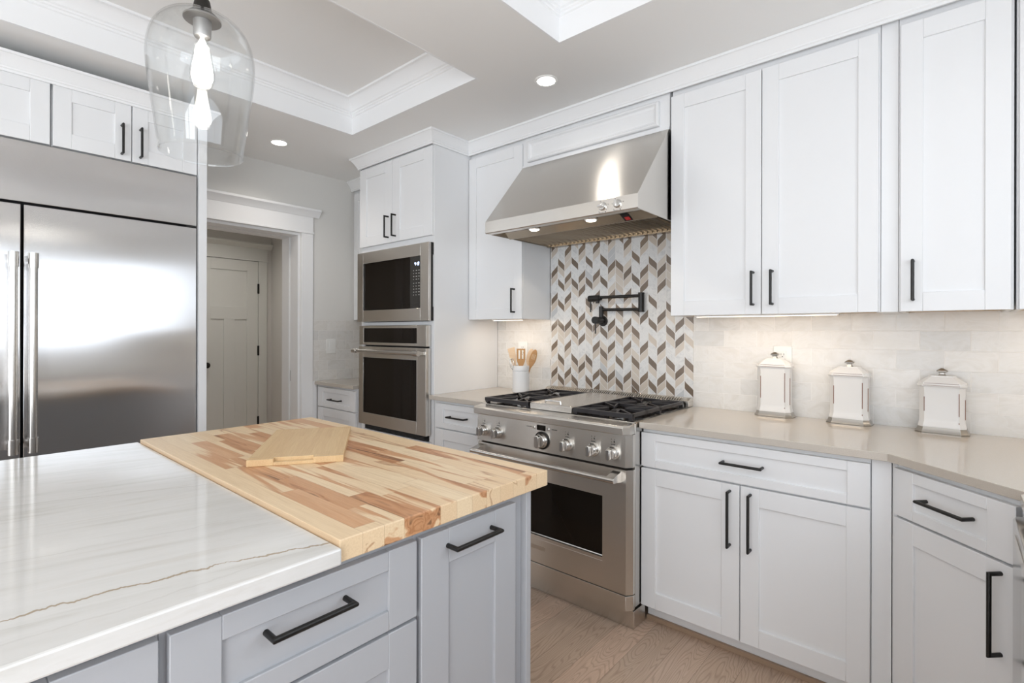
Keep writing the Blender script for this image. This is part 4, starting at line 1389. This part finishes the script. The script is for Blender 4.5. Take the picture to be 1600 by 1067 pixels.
# ------------------------------------------------------------------ canisters
def oct_loop(hw, hd, ch, z):
    return [(-hw + ch, -hd, z), (hw - ch, -hd, z), (hw, -hd + ch, z), (hw, hd - ch, z), (hw - ch, hd, z), (-hw + ch, hd, z), (-hw, hd - ch, z), (-hw, -hd + ch, z)]
def canister(label, x, y, rz, H, silver):
    r = thing('canister', label, 'canister', (x, y, ZCT + 0.0004), rz, 'lidded canisters on the counter')
    c = 0.017
    b = new_bm()
    loft(b, [oct_loop(0.0825, 0.049, 0.023, 0.0), oct_loop(0.0830, 0.0495, 0.023, 0.004), oct_loop(0.079, 0.046, 0.021, 0.009), oct_loop(0.0755, 0.0425, 0.019, 0.018), oct_loop(0.0745, 0.0410, 0.018, 0.023)])
    obj('metal_foot', b, M_PEWTER, r, smooth=0.3, world=False)
    b = new_bm()
    loft(b, [oct_loop(0.0735, 0.0395, c, 0.0232), oct_loop(0.0735, 0.0395, c, 0.028), oct_loop(0.0715, 0.0375, c, 0.038), oct_loop(0.0700, 0.0360, c, 0.044), oct_loop(0.0695, 0.0355, c, 0.056), oct_loop(0.0695, 0.0355, c, H - 0.012), oct_loop(0.0708, 0.0368, c, H - 0.005), oct_loop(0.0712, 0.0372, c, H)])
    # worn edges: thin brown lines where the clipped corners meet the faces
    for ex, ey, z0, z1 in ((-0.0695 + c, -0.0357, 0.085, H - 0.040), (0.0695 - c, -0.0357, 0.072, H - 0.022), (0.0695 - c, -0.0357, 0.040, 0.048),
                           (0.0697, -0.0355 + c, 0.060, H - 0.045)):
        box(b, ex - 0.0013, ex + 0.0013, ey - 0.0008, ey + 0.0012, z0, z1, 1)
    obj('body', b, [M_CERAMIC, M_WEAR], r, smooth=0.3, world=False)
    b = new_bm()
    loft(b, [oct_loop(0.0740, 0.0395, c, H + 0.0003), oct_loop(0.0765, 0.0420, c, H + 0.005), oct_loop(0.0765, 0.0420, c, H + 0.009), oct_loop(0.0735, 0.0395, c, H + 0.012),
             oct_loop(0.0735, 0.0395, c, H + 0.016), oct_loop(0.0690, 0.0355, c, H + 0.021), oct_loop(0.0560, 0.0270, 0.013, H + 0.031), oct_loop(0.0430, 0.0190, 0.010, H + 0.040), oct_loop(0.0420, 0.0185, 0.010, H + 0.044)])
    for zz, hw, hd in ((H + 0.0055, 0.0765, 0.0420), (H + 0.0135, 0.0735, 0.0395)):
        box(b, -hw + c + 0.004, hw - c - 0.004, -hd - 0.0004, -hd + 0.001, zz, zz + 0.0014, 1)
    ld = obj('lid', b, [M_CERAMIC, M_WEAR], r, smooth=0.3, world=False)
    b = new_bm()
    q = 0.0006
    loft(b, [oct_loop(0.013, 0.010, 0.003, H + 0.0442), oct_loop(0.009, 0.007, 0.002, H + 0.050), oct_loop(0.008, 0.007, 0.002, H + 0.056), oct_loop(0.0165, 0.013, 0.003, H + 0.0595),
             oct_loop(0.017, 0.0135, 0.003, H + 0.064), oct_loop(0.008, 0.006, 0.002, H + 0.071), oct_loop(0.003, 0.002, 0.0005, H + 0.0735)])
    obj('knob', b, M_PEWTER, ld, smooth=0.3, world=False)
canister('tallest white canister with pewter foot, in front of the wall outlet', 1.674, -0.068, math.radians(-3), 0.229, True)
canister('middle-height white canister with pewter foot, second from the range', 1.972, -0.068, math.radians(-3), 0.204, True)
canister('squattest white canister with pewter foot, furthest from the range', 2.281, -0.068, math.radians(-3), 0.182, True)

# ------------------------------------------------------------------ utensil crock and its utensils
CX, CY = 0.166, -0.145
r = thing('utensil_crock', 'white stoneware crock of wooden utensils left of the range', 'crock', (CX, CY, ZCT + 0.0004))
b = new_bm()
lathe(b, [(0.052, 0.0), (0.0555, 0.004), (0.0555, 0.138), (0.0535, 0.140), (0.0535, 0.142), (0.0565, 0.144), (0.0575, 0.172), (0.056, 0.175), (0.052, 0.175), (0.051, 0.170), (0.050, 0.012)], (0, 0, 0), 'z', 40)
obj('body', b, M_CROCK, r, smooth=0.5, world=False)
UZ = ZCT + 0.0135
def utensil(name, label, du, dv, lean, twist=0.0):
    """du, dv: foot offset in the crock in view aligned axes"""
    a = YAW + twist
    r = thing(name, label, 'utensil', (CX + du * math.cos(YAW) - dv * math.sin(YAW), CY + du * math.sin(YAW) + dv * math.cos(YAW), UZ), a)
    return r
def flat_piece(pts, t, lean, z_axis_lean=0.0):
    bm = new_bm()
    prism(bm, pts, 'y', -t / 2, t / 2)
    bm.transform(Matrix.Rotation(z_axis_lean, 4, 'X') @ Matrix.Rotation(lean, 4, 'Y'))
    return bm
def handle_piece(L, lean, zl=0.0, rad=0.006):
    bm = new_bm(); tube(bm, [(0, 0, 0), (0, 0, L)], rad, 10)
    bm.transform(Matrix.Rotation(zl, 4, 'X') @ Matrix.Rotation(lean, 4, 'Y'))
    return bm
# slotted turner, upright
r = utensil('slotted_turner', 'warm brown wooden turner with two long slots, in the crock', 0.000, -0.008, 0)
obj('handle', handle_piece(0.160, 0.0), M_SPOON, r, world=False)
b = new_bm()
for x0, x1 in ((-0.0285, -0.0165), (-0.0055, 0.0055), (0.0165, 0.0285)):
    box(b, x0, x1, -0.0025, 0.0025, 0.205, 0.262)
box(b, -0.0285, 0.0285, -0.0025, 0.0025, 0.2622, 0.272)
prism(b, [(-0.013, 0.158), (0.013, 0.158), (0.0245, 0.185), (0.0285, 0.2048), (-0.0285, 0.2048), (-0.0245, 0.185)], 'y', -0.0025, 0.0025)
obj('blade', b, M_SPOON, r, bevel=0.001, world=False)
# slotted spoon leaning right
r = utensil('slotted_spoon', 'warm brown wooden spoon with three slits, leaning right in the crock', 0.014, -0.012, 0)
ln = 0.30
obj('handle', handle_piece(0.16, ln), M_SPOON, r, world=False)
pts = []
for k in range(28):
    a = 2 * PI * k / 28
    wv = 0.0225 * math.cos(a)
    hv = 0.215 + 0.064 * math.sin(a)
    pts.append((wv * (1.0 if math.sin(a) > -0.2 else 1.0 - 0.45 * (-math.sin(a) - 0.2)), hv))
obj('bowl', flat_piece(pts, 0.008, ln), M_SPOON, r, bevel=0.002, world=False)
b = new_bm()
for k in (-1, 0, 1):
    box(b, k * 0.009 - 0.0016, k * 0.009 + 0.0016, -0.0049, -0.0042, 0.212, 0.246)
b.transform(Matrix.Rotation(ln, 4, 'Y'))
obj('slit', b, M_SPOONP, r, smooth=0, world=False)
# pale spatula leaning left
r = utensil('spatula', 'pale wooden spatula leaning left at the back of the crock', -0.012, 0.012, 0)
ln = -0.19
obj('handle', handle_piece(0.165, ln), M_SPOONP, r, world=False)
obj('blade', flat_piece([(-0.010, 0.160), (0.010, 0.160), (0.022, 0.225), (0.024, 0.283), (-0.024, 0.279), (-0.021, 0.225)], 0.005, ln), M_SPOONP, r, bevel=0.001, world=False)
# pale spoon behind the slotted one
r = utensil('wooden_spoon', 'pale wooden spoon behind the slotted spoon in the crock', 0.012, 0.014, 0)
ln = 0.22
obj('handle', handle_piece(0.17, ln, 0.02), M_SPOONP, r, world=False)
pts = [(0.023 * math.cos(2 * PI * k / 24), 0.222 + 0.056 * math.sin(2 * PI * k / 24)) for k in range(24)]
obj('bowl', flat_piece(pts, 0.009, ln, 0.02), M_SPOONP, r, bevel=0.002, world=False)
# wire whisk at the left
r = utensil('whisk', 'small wire whisk at the left side of the crock', -0.022, -0.010, 0)
ln = -0.20
obj('handle', handle_piece(0.13, ln, 0.05, 0.006), M_CHROME, r, world=False)
b = new_bm()
for k in range(5):
    a = PI * k / 5
    pts = []
    for q in range(13):
        s = PI * q / 12
        rr = 0.021 * math.sin(s) ** 0.8 * (1 if True else 0)
        side = math.cos(s)
        zz = 0.131 + 0.085 * math.sin(s) ** 0.9
        pts.append((0.021 * side * math.sin(s * 1.0) ** 0.15 * math.cos(a), 0.021 * side * math.sin(s) ** 0.15 * math.sin(a), zz))
    tube(b, pts, 0.0009, 6)
b.transform(Matrix.Rotation(0.05, 4, 'X') @ Matrix.Rotation(ln, 4, 'Y'))
obj('wire_loops', b, M_CHROME, r, world=False)

# ------------------------------------------------------------------ switches and outlets
def plate(name, label, cat, loc, rz, kind):
    r = thing(name, label, cat, loc, rz)
    b = new_bm(); box(b, -0.041, 0.041, -0.005, 0.0, -0.060, 0.060)
    obj('plate', b, M_PLASTIC, r, bevel=0.002, world=False)
    if kind == 'switch':
        b = new_bm(); prism(b, [(-0.0052, -0.034), (-0.0075, -0.034), (-0.0095, 0.034), (-0.0052, 0.034)], 'x', -0.017, 0.017)
        obj('rocker', b, M_PLASTIC, r, bevel=0.001, world=False)
    else:
        b = new_bm(); box(b, -0.0175, 0.0175, -0.0075, -0.0052, -0.036, 0.036)
        f = obj('socket_face', b, M_PLASTIC, r, bevel=0.001, world=False)
        b = new_bm()
        for z in (-0.019, 0.019):
            for x in (-0.0065, 0.0065):
                box(b, x - 0.001, x + 0.001, -0.0080, -0.0076, z - 0.003, z + 0.006)
            lathe(b, [(0.0025, -0.0080), (0.0025, -0.0076)], (0, 0, z - 0.009), 'y', 10)
        obj('slots', b, M_DARK, f, smooth=0, world=False)
    return r
plate('wall_outlet', 'white wall outlet on the tile behind the utensil crock', 'outlet', (0.072, -0.0085, 1.171), 0, 'outlet')
plate('wall_outlet', 'white wall outlet on the tile behind the tallest canister', 'outlet', (1.694, -0.0085, 1.172), 0, 'outlet')
plate('light_switch', 'white rocker switch on the tile left of the oven tower', 'switch', (XL + 0.0085, -0.528, 1.176), PI / 2, 'switch')
plate('light_switch', 'white switch on the hall wall seen through the doorway', 'switch', (-2.62, -0.2855, 1.22), 0, 'switch')

# ------------------------------------------------------------------ lights
def downlight(label, x, y, power, z=ZC):
    r = thing('recessed_light', label, 'light', (x, y, z), 0, 'recessed ceiling lights')
    b = new_bm()
    lathe(b, [(0.058, z - 0.0003), (0.060, z - 0.004), (0.056, z - 0.006), (0.046, z - 0.004), (0.046, z - 0.0003)], (x, y, 0), 'z', 40, cap0=False, cap1=False)
    obj('trim_ring', b, M_PLASTIC, r)
    b = new_bm(); lathe(b, [(0.0455, z - 0.0004), (0.0455, z - 0.003), (0.03, z - 0.0036), (0.002, z - 0.0038)], (x, y, 0), 'z', 32)
    obj('lens', b, M_LED, r)
    d = bpy.data.lights.new('downlight_lamp', 'SPOT')
    d.energy, d.color, d.spot_size, d.spot_blend, d.shadow_soft_size = power, LAMP, 2.5, 0.9, 0.05
    o = bpy.data.objects.new('downlight_lamp', d); COL.objects.link(o); o.location = (x, y, z - 0.012)
downlight('glowing recessed ceiling light above the range', 0.765, -0.668, 8)
downlight('glowing recessed ceiling light near the hall doorway', -1.098, -1.161, 14)
for x, y, pw, words in ((2.62, -0.80, 2.2, 'recessed ceiling light over the right counter corner'), (2.72, -2.4, 4, 'added unseen recessed ceiling light over the sink window counter'), (0.76, -4.6, 13, 'added unseen recessed ceiling light in the beam at the far end of the island'),  # all but the corner light are unseen, added for general room light
                        (-1.0, -4.4, 13, 'added unseen recessed ceiling light past the refrigerator, behind the left edge'), (2.7, -4.4, 10, 'added unseen recessed ceiling light behind the camera near the side doors')):
    downlight(words, x, y, pw)

PX, PY = 0.790, -2.2267
r = thing('pendant_light', 'clear glass pendant light with glowing bulb over the island', 'pendant light', (PX, PY, 1.77))
b = new_bm(); tube(b, [(PX, PY, 2.190), (PX, PY, 2.536)], 0.0062, 14)
obj('rod', b, M_BRONZE, r)
b = new_bm(); lathe(b, [(0.060, ZC - 0.0005), (0.060, ZC - 0.012), (0.052, ZC - 0.022), (0.007, ZC - 0.026)], (PX, PY, 0), 'z', 32)
obj('ceiling_canopy', b, M_BRONZE, r)
b = new_bm(); lathe(b, [(0.0065, 2.212), (0.0085, 2.206), (0.0085, 2.196), (0.013, 2.192), (0.018, 2.184), (0.021, 2.168), (0.024, 2.152), (0.034, 2.146), (0.034, 2.1425)], (PX, PY, 0), 'z', 32)
obj('cap', b, M_BRONZE, r)
b = new_bm()
lathe(b, [(0.045, 2.1355), (0.045, 2.131), (0.022, 2.129), (0.021, 2.090), (0.019, 2.086)], (PX, PY, 0), 'z', 32)
obj('socket', b, mat('brushed_nickel', (0.36, 0.35, 0.34), 0.4, 1.0), r)
b = new_bm()
lathe(b, [(0.013, 2.0855), (0.014, 2.075), (0.019, 2.055), (0.026, 2.020), (0.030, 1.990), (0.030, 1.975), (0.024, 1.958), (0.012, 1.949), (0.002, 1.947)], (PX, PY, 0), 'z', 28)
obj('bulb_glass', b, M_GLASS, r)
b = new_bm()
lathe(b, [(0.004, 2.084), (0.011, 2.066), (0.016, 2.048), (0.022, 2.015), (0.0255, 1.990), (0.0255, 1.976), (0.019, 1.962), (0.003, 1.957)], (PX, PY, 0), 'z', 20)
obj('filament', b, M_BULB, r)
b = new_bm()
prof = [(0.036, 2.1405), (0.060, 2.1365), (0.082, 2.126), (0.101, 2.108), (0.115, 2.083), (0.1235, 2.052), (0.1265, 2.018), (0.1250, 1.985), (0.1205, 1.945), (0.1145, 1.900), (0.1080, 1.850), (0.1020, 1.805), (0.0980, 1.774)]
# smooth the outline
def smooth_prof(p, n=4):
    out = []
    for i in range(len(p) - 1):
        p0, p1, p2, p3 = p[max(i - 1, 0)], p[i], p[i + 1], p[min(i + 2, len(p) - 1)]
        for k in range(n):
            t = k / n
            out.append(tuple(0.5 * (2 * p1[j] + (p2[j] - p0[j]) * t + (2 * p0[j] - 5 * p1[j] + 4 * p2[j] - p3[j]) * t * t + (3 * p1[j] - p0[j] - 3 * p2[j] + p3[j]) * t ** 3) for j in (0, 1)))
    out.append(p[-1])
    return out
sp = smooth_prof(prof)
inner = [(rr - 0.0028, zz - (0.0028 if k < 14 else 0.0)) for k, (rr, zz) in enumerate(sp)][::-1]
lathe(b, sp + [(0.0992, 1.7715), (0.0966, 1.7695)] + inner, (PX, PY, 0), 'z', 72, cap0=False, cap1=False)
obj('glass_shade', b, M_GLASS, r, smooth=1.2)
d = bpy.data.lights.new('pendant_lamp', 'POINT')
d.energy, d.color, d.shadow_soft_size = 21.0, (1.0, 0.95, 0.88), 0.014
o = bpy.data.objects.new('pendant_lamp', d); COL.objects.link(o); o.location = (PX, PY, 1.988)

# two unseen pendants, added along the island to brighten the ceiling
def copy_tree(o, parent=None):
    c = o.copy()
    COL.objects.link(c)
    if parent is not None:
        c.parent = parent
    for ch in list(o.children):
        copy_tree(ch, c)
    return c


for k, (y, words) in enumerate(((-3.10, 'added unseen clear glass pendant, second in the island row, beyond the left edge of the picture'), (-3.95, 'added unseen clear glass pendant, last in the island row, at the far end from the range'))):
    c = copy_tree(r)
    c.location = (PX, y, 1.77)
    c['label'] = words
    o2 = o.copy()
    COL.objects.link(o2)
    o2.location = (PX, y, 1.988)
    c['group'] = 'island pendants'
r['group'] = 'island pendants'
downlight('unseen recessed ceiling light added to brighten the hall beyond the doorway', -2.45, -1.0, 28)  # unseen lamp, added to brighten the hall and its door
